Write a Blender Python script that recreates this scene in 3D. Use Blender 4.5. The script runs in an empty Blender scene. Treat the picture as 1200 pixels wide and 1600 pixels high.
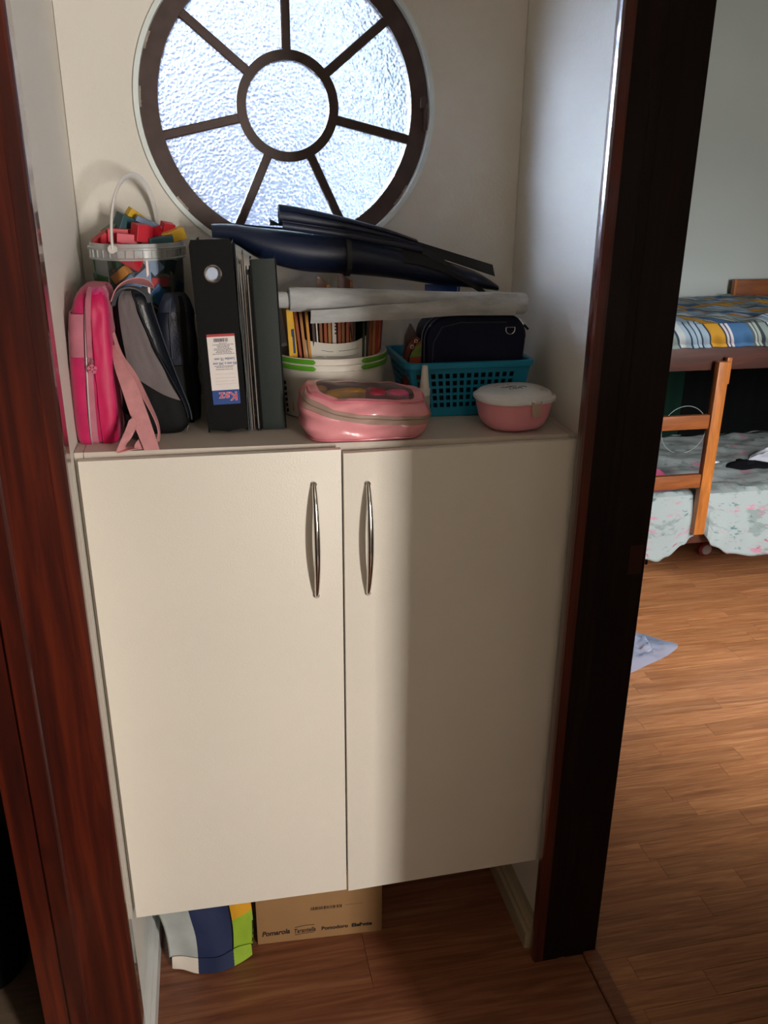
import bpy, bmesh, math, random
from mathutils import Vector, Matrix, noise as mnoise

C = bpy.context.scene.collection
PI = math.pi
rnd = random.Random(7)

# ------------------------------------------------------------------ camera
sc = bpy.context.scene
cam_d = bpy.data.cameras.new('camera')
cam = bpy.data.objects.new('camera', cam_d)
C.objects.link(cam)
sc.camera = cam
cam_d.sensor_fit = 'AUTO'
cam_d.sensor_width = 36.0
cam_d.lens = 1332.33 * 36.0 / 1600.0
cam_d.clip_start = 0.02
YAW, PITCH, ROLL = 0.205433, 0.369849, 0.0068755
fw = Vector((math.sin(YAW) * math.cos(PITCH), math.cos(YAW) * math.cos(PITCH), -math.sin(PITCH)))
rt = Vector((math.cos(YAW), -math.sin(YAW), 0))
up = rt.cross(fw)
rt2 = math.cos(ROLL) * rt + math.sin(ROLL) * up
up2 = -math.sin(ROLL) * rt + math.cos(ROLL) * up
mw = Matrix((rt2, up2, -fw)).transposed().to_4x4()
mw.translation = Vector((-0.21899, -1.41983, 1.68985))
cam.matrix_world = mw

# ------------------------------------------------------------------ world (open sky seen through the textured panes)
world = bpy.data.worlds.new('sky')
sc.world = world
world.use_nodes = True
wn = world.node_tree
wn.nodes.clear()
w_out = wn.nodes.new('ShaderNodeOutputWorld')
w_bg = wn.nodes.new('ShaderNodeBackground')
w_tc = wn.nodes.new('ShaderNodeTexCoord')
w_sep = wn.nodes.new('ShaderNodeSeparateXYZ')
w_ramp = wn.nodes.new('ShaderNodeValToRGB')
wn.links.new(w_tc.outputs['Generated'], w_sep.inputs[0])
wn.links.new(w_sep.outputs['Z'], w_ramp.inputs['Fac'])
# broad white glow of the hazy sun, up to the left of the window
w_dot = wn.nodes.new('ShaderNodeVectorMath'); w_dot.operation = 'DOT_PRODUCT'
w_dot.inputs[1].default_value = Vector((-0.64, 0.61, 0.46)).normalized()
wn.links.new(w_tc.outputs['Generated'], w_dot.inputs[0])
w_max = wn.nodes.new('ShaderNodeMath'); w_max.operation = 'MAXIMUM'; w_max.inputs[1].default_value = 0.0
wn.links.new(w_dot.outputs['Value'], w_max.inputs[0])
w_pow = wn.nodes.new('ShaderNodeMath'); w_pow.operation = 'POWER'; w_pow.inputs[1].default_value = 22.0
wn.links.new(w_max.outputs[0], w_pow.inputs[0])
w_glow = wn.nodes.new('ShaderNodeMix'); w_glow.data_type = 'RGBA'; w_glow.blend_type = 'ADD'; w_glow.clamp_factor = False
w_mul = wn.nodes.new('ShaderNodeMath'); w_mul.operation = 'MULTIPLY'; w_mul.inputs[1].default_value = 330.0
wn.links.new(w_pow.outputs[0], w_mul.inputs[0])
wn.links.new(w_mul.outputs[0], w_glow.inputs[0])
wn.links.new(w_ramp.outputs['Color'], w_glow.inputs[6])
w_glow.inputs[7].default_value = (0.78, 0.95, 1.18, 1)
wn.links.new(w_glow.outputs[2], w_bg.inputs['Color'])
wn.links.new(w_bg.outputs[0], w_out.inputs['Surface'])
cr = w_ramp.color_ramp
cr.elements[0].position = 0.0
cr.elements[0].color = (0.14, 0.17, 0.27, 1)
cr.elements[1].position = 0.6
cr.elements[1].color = (1.1, 1.2, 1.35, 1)
e = cr.elements.new(0.1); e.color = (0.38, 0.46, 0.70, 1)
e = cr.elements.new(0.3); e.color = (0.75, 0.84, 1.03, 1)
w_bg.inputs['Strength'].default_value = 1.75

# ------------------------------------------------------------------ daylight through the windows of the landing and of the bedroom
def area_light(name, loc, target, sx, sy, power, color):
    d = bpy.data.lights.new(name, 'AREA')
    d.shape = 'RECTANGLE'; d.size = sx; d.size_y = sy
    d.energy = power; d.color = color
    o = bpy.data.objects.new(name, d)
    C.objects.link(o)
    o.location = loc
    o.rotation_euler = (Vector(target) - Vector(loc)).to_track_quat('-Z', 'Y').to_euler()
    return o
area_light('landing_window_light', (1.49, -3.90, 1.35), (0.0, 0.0, 0.85), 0.20, 1.5, 106, (1.0, 0.925, 0.835))
bl = area_light('bedroom_window_light', (1.80, -0.94, 1.60), (1.80, 1.0, 0.35), 1.0, 0.95, 16, (0.97, 0.98, 1.0))
bl.data.spread = math.radians(65)

sc.view_settings.view_transform = 'Standard'
sc.view_settings.look = 'None'
sc.view_settings.gamma = 1.0
sc.view_settings.use_curve_mapping = False
sc.view_settings.exposure = 0.2
try:
    sc.cycles.use_denoising = True
    sc.cycles.sample_clamp_indirect = 120.0
    sc.cycles.max_bounces = 12
    sc.cycles.transmission_bounces = 10
    sc.cycles.transparent_max_bounces = 12
except Exception:
    pass

# ------------------------------------------------------------------ materials
def lin(h):
    h = h.lstrip('#')
    out = []
    for i in (0, 2, 4):
        c = int(h[i:i + 2], 16) / 255.0
        out.append(c / 12.92 if c <= 0.04045 else ((c + 0.055) / 1.055) ** 2.4)
    return (*out, 1.0)

def pmat(name, col, rough=0.5, metal=0.0, coat=0.0, var=0.0, vscale=8.0, stretch=(1, 1, 1), bump=0.0, bscale=200.0,
         trans=0.0, ior=1.45, alpha=1.0, spec=None, sheen=0.0, rand=0.0, col2=None, coatr=0.08):
    m = bpy.data.materials.new(name)
    m.use_nodes = True
    nt = m.node_tree
    b = nt.nodes['Principled BSDF']
    c = lin(col) if isinstance(col, str) else col
    b.inputs['Base Color'].default_value = c
    b.inputs['Roughness'].default_value = rough
    b.inputs['Metallic'].default_value = metal
    b.inputs['Coat Weight'].default_value = coat
    b.inputs['Coat Roughness'].default_value = coatr
    b.inputs['Transmission Weight'].default_value = trans
    b.inputs['IOR'].default_value = ior
    b.inputs['Alpha'].default_value = alpha
    if spec is not None:
        b.inputs['Specular IOR Level'].default_value = spec
    if sheen:
        b.inputs['Sheen Weight'].default_value = sheen
    tc = nt.nodes.new('ShaderNodeTexCoord')
    mp = nt.nodes.new('ShaderNodeMapping')
    mp.inputs['Scale'].default_value = stretch
    nt.links.new(tc.outputs['Object'], mp.inputs['Vector'])
    if var > 0 or rand > 0 or col2:
        n = nt.nodes.new('ShaderNodeTexNoise')
        n.inputs['Scale'].default_value = vscale
        n.inputs['Detail'].default_value = 5
        nt.links.new(mp.outputs[0], n.inputs['Vector'])
        mx = nt.nodes.new('ShaderNodeMix'); mx.data_type = 'RGBA'
        mx.inputs[6].default_value = c
        c2 = lin(col2) if col2 else tuple(max(0, x * (1 - var)) for x in c[:3]) + (1,)
        mx.inputs[7].default_value = c2
        rmp = nt.nodes.new('ShaderNodeMapRange')
        rmp.inputs['From Min'].default_value = 0.35; rmp.inputs['From Max'].default_value = 0.68
        nt.links.new(n.outputs['Fac'], rmp.inputs['Value'])
        nt.links.new(rmp.outputs[0], mx.inputs[0])
        last = mx.outputs[2]
        if rand > 0:
            oi = nt.nodes.new('ShaderNodeObjectInfo')
            hs = nt.nodes.new('ShaderNodeHueSaturation')
            r2 = nt.nodes.new('ShaderNodeMapRange')
            r2.inputs['To Min'].default_value = 1 - rand; r2.inputs['To Max'].default_value = 1 + rand
            nt.links.new(oi.outputs['Random'], r2.inputs['Value'])
            nt.links.new(r2.outputs[0], hs.inputs['Value'])
            nt.links.new(last, hs.inputs['Color'])
            last = hs.outputs[0]
        nt.links.new(last, b.inputs['Base Color'])
    if bump > 0:
        n2 = nt.nodes.new('ShaderNodeTexNoise')
        n2.inputs['Scale'].default_value = bscale
        n2.inputs['Detail'].default_value = 3
        nt.links.new(mp.outputs[0], n2.inputs['Vector'])
        bp = nt.nodes.new('ShaderNodeBump')
        bp.inputs['Strength'].default_value = bump
        bp.inputs['Distance'].default_value = 0.002
        nt.links.new(n2.outputs['Fac'], bp.inputs['Height'])
        nt.links.new(bp.outputs[0], b.inputs['Normal'])
    return m

def ramp_wood(name, stops, stretch, scale=3.0, rough=0.35, coat=0.0, rand=0.0, knots=False, coatr=0.1, offset_random=False, dist=1.2, spec=0.5):
    m = bpy.data.materials.new(name)
    m.use_nodes = True
    nt = m.node_tree
    b = nt.nodes['Principled BSDF']
    b.inputs['Roughness'].default_value = rough
    b.inputs['Coat Weight'].default_value = coat
    b.inputs['Coat Roughness'].default_value = coatr
    b.inputs['Specular IOR Level'].default_value = spec
    tc = nt.nodes.new('ShaderNodeTexCoord')
    mp = nt.nodes.new('ShaderNodeMapping')
    mp.inputs['Scale'].default_value = stretch
    src = tc.outputs['Object']
    oi = nt.nodes.new('ShaderNodeObjectInfo')
    if offset_random:
        add = nt.nodes.new('ShaderNodeVectorMath'); add.operation = 'MULTIPLY_ADD'
        add.inputs[1].default_value = (1, 1, 1)
        cmb = nt.nodes.new('ShaderNodeCombineXYZ')
        mul = nt.nodes.new('ShaderNodeMath'); mul.operation = 'MULTIPLY'; mul.inputs[1].default_value = 37.0
        nt.links.new(oi.outputs['Random'], mul.inputs[0])
        nt.links.new(mul.outputs[0], cmb.inputs[0]); nt.links.new(mul.outputs[0], cmb.inputs[1])
        nt.links.new(src, add.inputs[0]); nt.links.new(cmb.outputs[0], add.inputs[2])
        src = add.outputs[0]
    nt.links.new(src, mp.inputs['Vector'])
    n = nt.nodes.new('ShaderNodeTexNoise')
    n.inputs['Scale'].default_value = scale
    n.inputs['Detail'].default_value = 7
    n.inputs['Roughness'].default_value = 0.62
    n.inputs['Distortion'].default_value = dist
    nt.links.new(mp.outputs[0], n.inputs['Vector'])
    rp = nt.nodes.new('ShaderNodeValToRGB')
    el = rp.color_ramp.elements
    el[0].position, el[0].color = stops[0][0], lin(stops[0][1])
    el[1].position, el[1].color = stops[-1][0], lin(stops[-1][1])
    for p, c in stops[1:-1]:
        x = el.new(p); x.color = lin(c)
    nt.links.new(n.outputs['Fac'], rp.inputs['Fac'])
    last = rp.outputs[0]
    if knots:
        v = nt.nodes.new('ShaderNodeTexVoronoi'); v.inputs['Scale'].default_value = 3.2
        mp2 = nt.nodes.new('ShaderNodeMapping'); mp2.inputs['Scale'].default_value = (2.2, 2.2, 1.1)
        nt.links.new(tc.outputs['Object'], mp2.inputs['Vector'])
        nt.links.new(mp2.outputs[0], v.inputs['Vector'])
        mr = nt.nodes.new('ShaderNodeMapRange')
        mr.inputs['From Min'].default_value = 0.07; mr.inputs['From Max'].default_value = 0.16
        mr.inputs['To Min'].default_value = 0.8; mr.inputs['To Max'].default_value = 0.0
        nt.links.new(v.outputs['Distance'], mr.inputs['Value'])
        mx = nt.nodes.new('ShaderNodeMix'); mx.data_type = 'RGBA'
        mx.inputs[7].default_value = lin('#160503')
        nt.links.new(mr.outputs[0], mx.inputs[0]); nt.links.new(last, mx.inputs[6])
        last = mx.outputs[2]
    if rand > 0:
        hs = nt.nodes.new('ShaderNodeHueSaturation')
        r2 = nt.nodes.new('ShaderNodeMapRange')
        r2.inputs['To Min'].default_value = 1 - rand; r2.inputs['To Max'].default_value = 1 + rand
        nt.links.new(oi.outputs['Random'], r2.inputs['Value'])
        nt.links.new(r2.outputs[0], hs.inputs['Value'])
        nt.links.new(last, hs.inputs['Color'])
        last = hs.outputs[0]
    nt.links.new(last, b.inputs['Base Color'])
    bp = nt.nodes.new('ShaderNodeBump'); bp.inputs['Strength'].default_value = 0.08; bp.inputs['Distance'].default_value = 0.001
    nt.links.new(n.outputs['Fac'], bp.inputs['Height'])
    nt.links.new(bp.outputs[0], b.inputs['Normal'])
    return m

M = {}
M['wall'] = pmat('wall_paint', '#dedad2', 0.75, var=0.05, vscale=3, bump=0.25, bscale=170)
M['wall_bed'] = pmat('bedroom_wall_paint', '#bcc6c5', 0.8, var=0.05, vscale=3)
M['hall_wall'] = pmat('hall_paint', '#a89f92', 0.8, var=0.05, vscale=3)
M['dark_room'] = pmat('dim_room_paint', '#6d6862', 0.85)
M['ceiling'] = pmat('ceiling_paint', '#e4e1d8', 0.85)
M['reveal'] = pmat('gloss_white_paint', '#dfe9ea', 0.35, var=0.08, vscale=14)
M['casing'] = ramp_wood('varnished_dark_wood', [(0.25, '#1f0806'), (0.5, '#43140a'), (0.75, '#6a2510')], (16, 16, 0.8), 2.2, 0.35, 0.9, coatr=0.05, knots=True, dist=0.5)
M['jamb_shaded'] = ramp_wood('shaded_frame_wood', [(0.25, '#0b0404'), (0.55, '#140706'), (0.8, '#220c0a')], (18, 18, 1.0), 2.2, 0.55, 0.0, spec=0.25)  # same frame wood with the right jamb's shadow darkened into its colour
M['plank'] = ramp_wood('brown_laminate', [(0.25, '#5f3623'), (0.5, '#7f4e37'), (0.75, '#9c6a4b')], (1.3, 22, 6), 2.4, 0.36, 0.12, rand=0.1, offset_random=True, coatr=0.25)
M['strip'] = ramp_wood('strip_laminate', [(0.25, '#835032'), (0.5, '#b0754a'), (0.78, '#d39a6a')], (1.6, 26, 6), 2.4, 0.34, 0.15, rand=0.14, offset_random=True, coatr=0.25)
M['subfloor'] = pmat('dark_joint', '#1c100a', 0.8)
M['base_white'] = pmat('baseboard_gloss', '#d7dadb', 0.4, var=0.06)
M['base_beige'] = pmat('baseboard_beige', '#a8997f', 0.5, var=0.12, vscale=20, stretch=(1, .3, 4))
M['melamine'] = pmat('cream_melamine', '#e2dcd1', 0.42, var=0.03, vscale=3, bump=0.18, bscale=420)
M['melamine_edge'] = pmat('cream_edge_band', '#d2c6b0', 0.5)
M['melamine_top'] = pmat('shelf_melamine', '#c9bfb4', 0.4, var=0.04, bump=0.1, bscale=300)
M['gap_dark'] = pmat('cabinet_inside', '#8c8474', 0.8)
M['chrome'] = pmat('chrome', '#d9d6d2', 0.12, metal=1.0)
M['steel'] = pmat('steel', '#b9b9b9', 0.25, metal=1.0)
M['iron'] = pmat('painted_brown_iron', '#4a3734', 0.5, var=0.3, vscale=30)
M['putty'] = pmat('old_putty', '#a99f97', 0.8, var=0.4, vscale=40)

# hammered window glass
def hammered_glass():
    m = bpy.data.materials.new('hammered_glass'); m.use_nodes = True
    nt = m.node_tree; b = nt.nodes['Principled BSDF']
    b.inputs['Base Color'].default_value = (0.93, 0.96, 1.0, 1)
    b.inputs['Roughness'].default_value = 0.3
    b.inputs['Transmission Weight'].default_value = 1.0
    b.inputs['IOR'].default_value = 1.45
    tc = nt.nodes.new('ShaderNodeTexCoord')
    v = nt.nodes.new('ShaderNodeTexVoronoi'); v.feature = 'SMOOTH_F1'; v.inputs['Scale'].default_value = 165
    v.inputs['Smoothness'].default_value = 0.4
    nt.links.new(tc.outputs['Object'], v.inputs['Vector'])
    bp = nt.nodes.new('ShaderNodeBump'); bp.inputs['Strength'].default_value = 1.0; bp.inputs['Distance'].default_value = 0.0022
    nt.links.new(v.outputs['Distance'], bp.inputs['Height'])
    nt.links.new(bp.outputs[0], b.inputs['Normal'])
    return m
M['glass'] = hammered_glass()

# ------------------------------------------------------------------ mesh helpers
OFF = {}

class MB:
    def __init__(self):
        self.bm = bmesh.new()
    def box(self, c, s, rot=None, bev=0.0, seg=2):
        r = bmesh.ops.create_cube(self.bm, size=1.0)
        vs = r['verts']
        mtx = Matrix.Translation(Vector(c)) @ (rot.to_4x4() if rot is not None else Matrix.Identity(4)) @ Matrix.Diagonal((*s, 1))
        if bev > 0:
            bmesh.ops.scale(self.bm, vec=s, verts=vs)
            es = list({e for v in vs for e in v.link_edges})
            g = bmesh.ops.bevel(self.bm, geom=es, offset=bev, segments=seg, profile=0.6, affect='EDGES')
            vs = list({v for f in g['faces'] for v in f.verts} | {v for v in vs if v.is_valid})
            mtx = Matrix.Translation(Vector(c)) @ (rot.to_4x4() if rot is not None else Matrix.Identity(4))
        bmesh.ops.transform(self.bm, matrix=mtx, verts=vs)
        return self
    def grid(self, fn, nu, nv, thick=0.0, closed_u=False, nrm=None):
        """fn(u,v) -> Vector. thick>0 makes a shell thickened against the surface normal."""
        P = [[Vector(fn(i / (nu if closed_u else nu - 1), j / (nv - 1))) for j in range(nv)] for i in range(nu)]
        top = [[self.bm.verts.new(p) for p in row] for row in P]
        ni = nu if closed_u else nu - 1
        for i in range(ni):
            for j in range(nv - 1):
                a, b = top[i], top[(i + 1) % nu]
                self.bm.faces.new((a[j], b[j], b[j + 1], a[j + 1]))
        if thick:
            bot = []
            for i in range(nu):
                row = []
                for j in range(nv):
                    i0, i1 = ((i - 1) % nu, (i + 1) % nu) if closed_u else (max(i - 1, 0), min(i + 1, nu - 1))
                    j0, j1 = max(j - 1, 0), min(j + 1, nv - 1)
                    n = (P[i1][j] - P[i0][j]).cross(P[i][j1] - P[i][j0])
                    n = n.normalized() if n.length > 1e-12 else Vector((0, 0, 1))
                    row.append(self.bm.verts.new(P[i][j] - n * thick))
                bot.append(row)
            for i in range(ni):
                for j in range(nv - 1):
                    a, b = bot[i], bot[(i + 1) % nu]
                    self.bm.faces.new((a[j], a[j + 1], b[j + 1], b[j]))
            for i in range(ni):
                i1 = (i + 1) % nu
                self.bm.faces.new((top[i][0], bot[i][0], bot[i1][0], top[i1][0]))
                self.bm.faces.new((top[i][-1], top[i1][-1], bot[i1][-1], bot[i][-1]))
            if not closed_u:
                for j in range(nv - 1):
                    self.bm.faces.new((top[0][j], top[0][j + 1], bot[0][j + 1], bot[0][j]))
                    self.bm.faces.new((top[-1][j], bot[-1][j], bot[-1][j + 1], top[-1][j + 1]))
        return self
    def tube(self, pts, r, n=10, caps=True, squash=None, closed=False):
        pts = [Vector(p) for p in pts]
        rs = r if isinstance(r, (list, tuple)) else [r] * len(pts)
        rings = []
        prev = None
        L = len(pts)
        for i, p in enumerate(pts):
            if closed:
                t = pts[(i + 1) % L] - pts[(i - 1) % L]
            else:
                t = pts[min(i + 1, L - 1)] - pts[max(i - 1, 0)]
            t.normalize()
            if prev is None:
                a = Vector((0, 0, 1)) if abs(t.z) < 0.9 else Vector((1, 0, 0))
                prev = (a - t * a.dot(t)).normalized()
            prev = (prev - t * prev.dot(t)).normalized()
            bn = t.cross(prev)
            sa, sb = squash if squash else (1, 1)
            rings.append([self.bm.verts.new(p + prev * math.cos(2 * PI * k / n) * rs[i] * sa + bn * math.sin(2 * PI * k / n) * rs[i] * sb) for k in range(n)])
        for i in range(L if closed else L - 1):
            for k in range(n):
                a, b = rings[i], rings[(i + 1) % L]
                self.bm.faces.new((a[k], a[(k + 1) % n], b[(k + 1) % n], b[k]))
        if caps and not closed:
            self.bm.faces.new(list(reversed(rings[0])))
            self.bm.faces.new(rings[-1])
        return self
    def lathe(self, prof, c, n=48, sx=1.0, sy=1.0, a0=0.0, a1=2 * PI, ex=2.0):
        """prof = [(r,z)...] around the z axis at c"""
        full = abs(a1 - a0 - 2 * PI) < 1e-6
        m = n if full else n + 1
        rings = []
        for k in range(m):
            a = a0 + (a1 - a0) * k / n
            ca, sa = math.cos(a), math.sin(a)
            if ex != 2.0:
                q = (abs(ca) ** ex + abs(sa) ** ex) ** (-1 / ex)
                ca, sa = ca * q, sa * q
            rings.append([self.bm.verts.new((c[0] + r * ca * sx, c[1] + r * sa * sy, c[2] + z)) for r, z in prof])
        for k in range(n):
            a, b = rings[k], rings[(k + 1) % m]
            for j in range(len(prof) - 1):
                self.bm.faces.new((a[j], b[j], b[j + 1], a[j + 1]))
        return self
    def prism(self, outline, z0, z1, axis='z'):
        def put(u, v, w):
            return (u, v, w) if axis == 'z' else ((u, w, v) if axis == 'y' else (w, u, v))
        a = [self.bm.verts.new(put(u, v, z0)) for u, v in outline]
        b = [self.bm.verts.new(put(u, v, z1)) for u, v in outline]
        n = len(outline)
        self.bm.faces.new(a); self.bm.faces.new(list(reversed(b)))
        for i in range(n):
            self.bm.faces.new((a[i], a[(i + 1) % n], b[(i + 1) % n], b[i]))
        return self
    def xform(self, mtx):
        bmesh.ops.transform(self.bm, matrix=mtx, verts=self.bm.verts[:])
        return self
    def bevel(self, off, seg=2, ang=0.5):
        es = [e for e in self.bm.edges if len(e.link_faces) == 2 and e.calc_face_angle(0) > ang]
        bmesh.ops.bevel(self.bm, geom=es, offset=off, segments=seg, profile=0.6, affect='EDGES')
        return self
    def jitter(self, amp, scale, seed=0.0, zmin=None):
        self.bm.normal_update()
        for v in self.bm.verts:
            d = mnoise.noise(v.co * scale + Vector((seed, seed * 1.7, -seed)))
            d += 0.5 * mnoise.noise(v.co * scale * 2.3 + Vector((-seed, seed, seed)))
            if zmin is not None and v.co.z < zmin:
                continue
            v.co += v.normal * d * amp
        return self
    def mesh(self, name):
        bmesh.ops.recalc_face_normals(self.bm, faces=self.bm.faces[:])
        me = bpy.data.meshes.new(name)
        self.bm.to_mesh(me); self.bm.free()
        return me

def mat_of(m):
    return M[m] if isinstance(m, str) else m

def part(name, mb, m, parent=None, smooth=True, ang=35, label=None):
    me = mb.mesh(name) if isinstance(mb, MB) else mb
    off = OFF.get(parent.name, Vector((0, 0, 0))) if parent else Vector((0, 0, 0))
    if off.length > 0:
        me.transform(Matrix.Translation(-off))
    me.materials.append(mat_of(m))
    if smooth:
        for p in me.polygons:
            p.use_smooth = True
        try:
            me.set_sharp_from_angle(angle=math.radians(ang))
        except Exception:
            pass
    o = bpy.data.objects.new(name, me)
    C.objects.link(o)
    if parent:
        o.parent = parent
        OFF[o.name] = off
    if label:
        o['label'] = label
    return o

def thing(name, label, cat, loc=(0, 0, 0), group=None):
    o = bpy.data.objects.new(name, None)
    o.empty_display_size = 0.05
    C.objects.link(o)
    o.location = loc
    OFF[o.name] = Vector(loc)
    o['label'] = label; o['category'] = cat
    if group:
        o['group'] = group
    return o

def tag(o, label, cat, group=None):
    o['label'] = label; o['category'] = cat
    if group:
        o['group'] = group
    return o

def struct(name, mb, m, parent=None, smooth=False, ang=35):
    o = part(name, mb, m, parent, smooth, ang)
    if parent is None:
        o['kind'] = 'structure'
    return o

def catmull(pts, n):
    pts = [Vector(p) for p in pts]
    out = []
    L = len(pts)
    for i in range(n):
        t = i / (n - 1) * (L - 1)
        k = min(int(t), L - 2)
        f = t - k
        p0, p1, p2, p3 = pts[max(k - 1, 0)], pts[k], pts[k + 1], pts[min(k + 2, L - 1)]
        out.append(0.5 * ((2 * p1) + (p2 - p0) * f + (2 * p0 - 5 * p1 + 4 * p2 - p3) * f * f + (3 * p1 - p0 - 3 * p2 + p3) * f ** 3))
    return out

def interp(tab, x):
    if x <= tab[0][0]:
        return tab[0][1]
    for (a, b), (c, d) in zip(tab, tab[1:]):
        if x <= c:
            f = (x - a) / (c - a)
            f = f * f * (3 - 2 * f)
            return b + (d - b) * f
    return tab[-1][1]

class Loft:
    """stack of superellipse rings: (cx,cy,cz,rx,ry); exponent ex"""
    def __init__(self, secs, ex=3.5, rows=24, tilt=None):
        S = [[Vector((s[0], s[1], s[2])), Vector((s[3], s[4], 0))] for s in secs]
        a = catmull([s[0] for s in S], rows)
        b = catmull([s[1] for s in S], rows)
        self.rows = list(zip(a, b)); self.ex = ex
    def at(self, u, v, off=0.0):
        t = min(max(v, 0), 1) * (len(self.rows) - 1)
        k = min(int(t), len(self.rows) - 2); f = t - k
        c = self.rows[k][0].lerp(self.rows[k + 1][0], f)
        r = self.rows[k][1].lerp(self.rows[k + 1][1], f)
        a = 2 * PI * u
        ca, sa = math.cos(a), math.sin(a)
        q = (abs(ca) ** self.ex + abs(sa) ** self.ex) ** (-1 / self.ex)
        p = Vector((c.x + max(r.x, 0) * ca * q, c.y + max(r.y, 0) * sa * q, c.z))
        if off:
            e = 0.004
            pu = self.at(u + e, v) - self.at(u - e, v)
            pv = self.at(u, min(v + 0.02, 1)) - self.at(u, max(v - 0.02, 0))
            n = pu.cross(pv)
            if n.length > 1e-12:
                p += n.normalized() * off
        return p
    def body(self, nu=56, nv=26):
        mb = MB()
        mb.grid(lambda u, v: self.at(u, v), nu, nv, closed_u=True)
        bmesh.ops.holes_fill(mb.bm, edges=[e for e in mb.bm.edges if len(e.link_faces) == 1], sides=0)
        return mb
    def patch(self, u0, u1, v0, v1, off, thick, nu=14, nv=14, edge=None):
        mb = MB()
        def fn(a, b):
            v = v0 + (v1 - v0) * b
            uu0 = u0(v) if callable(u0) else u0
            uu1 = u1(v) if callable(u1) else u1
            return self.at(uu0 + (uu1 - uu0) * a, v, off)
        mb.grid(fn, nu, nv, thick)
        return mb
    def line(self, path, off, r, n=30, seg=6):
        P = catmull([(a, b, 0) for a, b in path], n)
        return MB().tube([self.at(p.x, p.y, off) for p in P], r, seg)

def ribbon(pts, widths, thick, n=30):
    """flat strap: pts centre points, widths = half-width vectors"""
    P = catmull(pts, n); W = catmull(widths, n)
    mb = MB()
    def fn(a, b):
        i = min(int(round(b * (n - 1))), n - 1)
        return P[i] + W[i] * (2 * a - 1)
    mb.grid(fn, 4, n, thick)
    return mb

def text_mesh(s, size, mtx, extrude=0.0002, align='CENTER', shear=0.0, sx=1.0, bold=0.0):
    cu = bpy.data.curves.new('lettering', 'FONT')
    cu.body = s; cu.size = size; cu.extrude = extrude; cu.align_x = align; cu.align_y = 'CENTER'; cu.shear = shear
    cu.offset = bold
    o = bpy.data.objects.new('lettering', cu)
    C.objects.link(o)
    bpy.context.view_layer.update()
    me = bpy.data.meshes.new_from_object(o.evaluated_get(bpy.context.evaluated_depsgraph_get()))
    bpy.data.objects.remove(o)
    me.materials.clear()
    me.transform(mtx @ Matrix.Diagonal((sx, 1, 1, 1)))
    return me

def face_front(loc, yaw=0.0, flip=False, pitch=0.0):
    """text lying in a vertical plane that faces -Y"""
    m = Matrix.Translation(Vector(loc)) @ Matrix.Rotation(yaw, 4, 'Z') @ Matrix.Rotation(PI / 2 + pitch, 4, 'X')
    if flip:
        m = m @ Matrix.Rotation(PI, 4, 'Z')
    return m

def rz(a):
    return Matrix.Rotation(a, 3, 'Z')
def euler(x, y, z):
    from mathutils import Euler
    return Euler((x, y, z)).to_matrix()

def ztop(x):
    return 1.2575 - 0.0142 * x

# =================================================================== SETTING
H = 2.55
# floor: bed of dark joint colour, planks laid on it one by one
fl = struct('floor', MB().box((0.5, -0.85, -0.03), (6.2, 7.0, 0.04)), 'subfloor')
def plank_mesh(L, w, t=0.010):
    return MB().box((0, 0, 0), (L - 0.0010, w - 0.0006, t))
def lay(mesh, mat, x0, x1, y0, y1, L, w, seed):
    r = random.Random(seed)
    k = 0
    y = y0 + w / 2
    while y < y1:
        x = x0 - r.random() * L
        while x < x1:
            a, b = max(x, x0), min(x + L, x1)
            if b - a > 0.03:
                if b - a > L - 0.001:
                    me = mesh
                else:
                    me = plank_mesh(b - a, w).mesh('plank')
                    me.materials.append(mat_of(mat))
                o = bpy.data.objects.new('plank', me)
                C.objects.link(o); o.parent = fl
                o.location = ((a + b) / 2, y, -0.005)
            x += L
        y += w
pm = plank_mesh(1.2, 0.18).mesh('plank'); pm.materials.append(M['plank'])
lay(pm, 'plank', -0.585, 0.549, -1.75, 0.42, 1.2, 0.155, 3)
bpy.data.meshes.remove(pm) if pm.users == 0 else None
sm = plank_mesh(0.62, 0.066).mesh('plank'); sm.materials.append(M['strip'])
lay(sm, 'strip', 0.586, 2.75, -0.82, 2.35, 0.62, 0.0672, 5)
# pale boards of the room on the left
lm_ = plank_mesh(1.2, 0.2).mesh('plank'); lm_.materials.append(pmat('pale_laminate', '#8a7460', 0.5, var=0.2, stretch=(1, 12, 1), rand=0.08))
lay(lm_, lm_.materials[0], -1.6, -0.59, -0.9, 0.42, 1.2, 0.19, 9)

struct('ceiling', MB().box((0.5, -0.85, H + 0.05), (6.2, 7.0, 0.1)), 'ceiling')

# wall_back with the round opening
WX, WY, WZ, WR = -0.031, 0.42, 1.826, 0.293
def holed_wall(x0, x1, z0, z1, y0, y1, cx, cz, r, n=96):
    mb = MB(); bm = mb.bm
    rings = []
    for y in (y0, y1):
        inn, out = [], []
        for k in range(n):
            a = 2 * PI * k / n
            c, s = math.cos(a), math.sin(a)
            inn.append(bm.verts.new((cx + r * c, y, cz + r * s)))
            tx = (x1 - cx) / c if c > 1e-9 else ((x0 - cx) / c if c < -1e-9 else 1e9)
            tz = (z1 - cz) / s if s > 1e-9 else ((z0 - cz) / s if s < -1e-9 else 1e9)
            t = min(tx, tz)
            out.append(bm.verts.new((cx + t * c, y, cz + t * s)))
        rings.append((inn, out))
    for k in range(n):
        j = (k + 1) % n
        for inn, out in rings:
            bm.faces.new((inn[k], inn[j], out[j], out[k]))
        bm.faces.new((rings[0][0][k], rings[0][0][j], rings[1][0][j], rings[1][0][k]))
        bm.faces.new((rings[0][1][k], rings[0][1][j], rings[1][1][j], rings[1][1][k]))
    return mb
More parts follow.
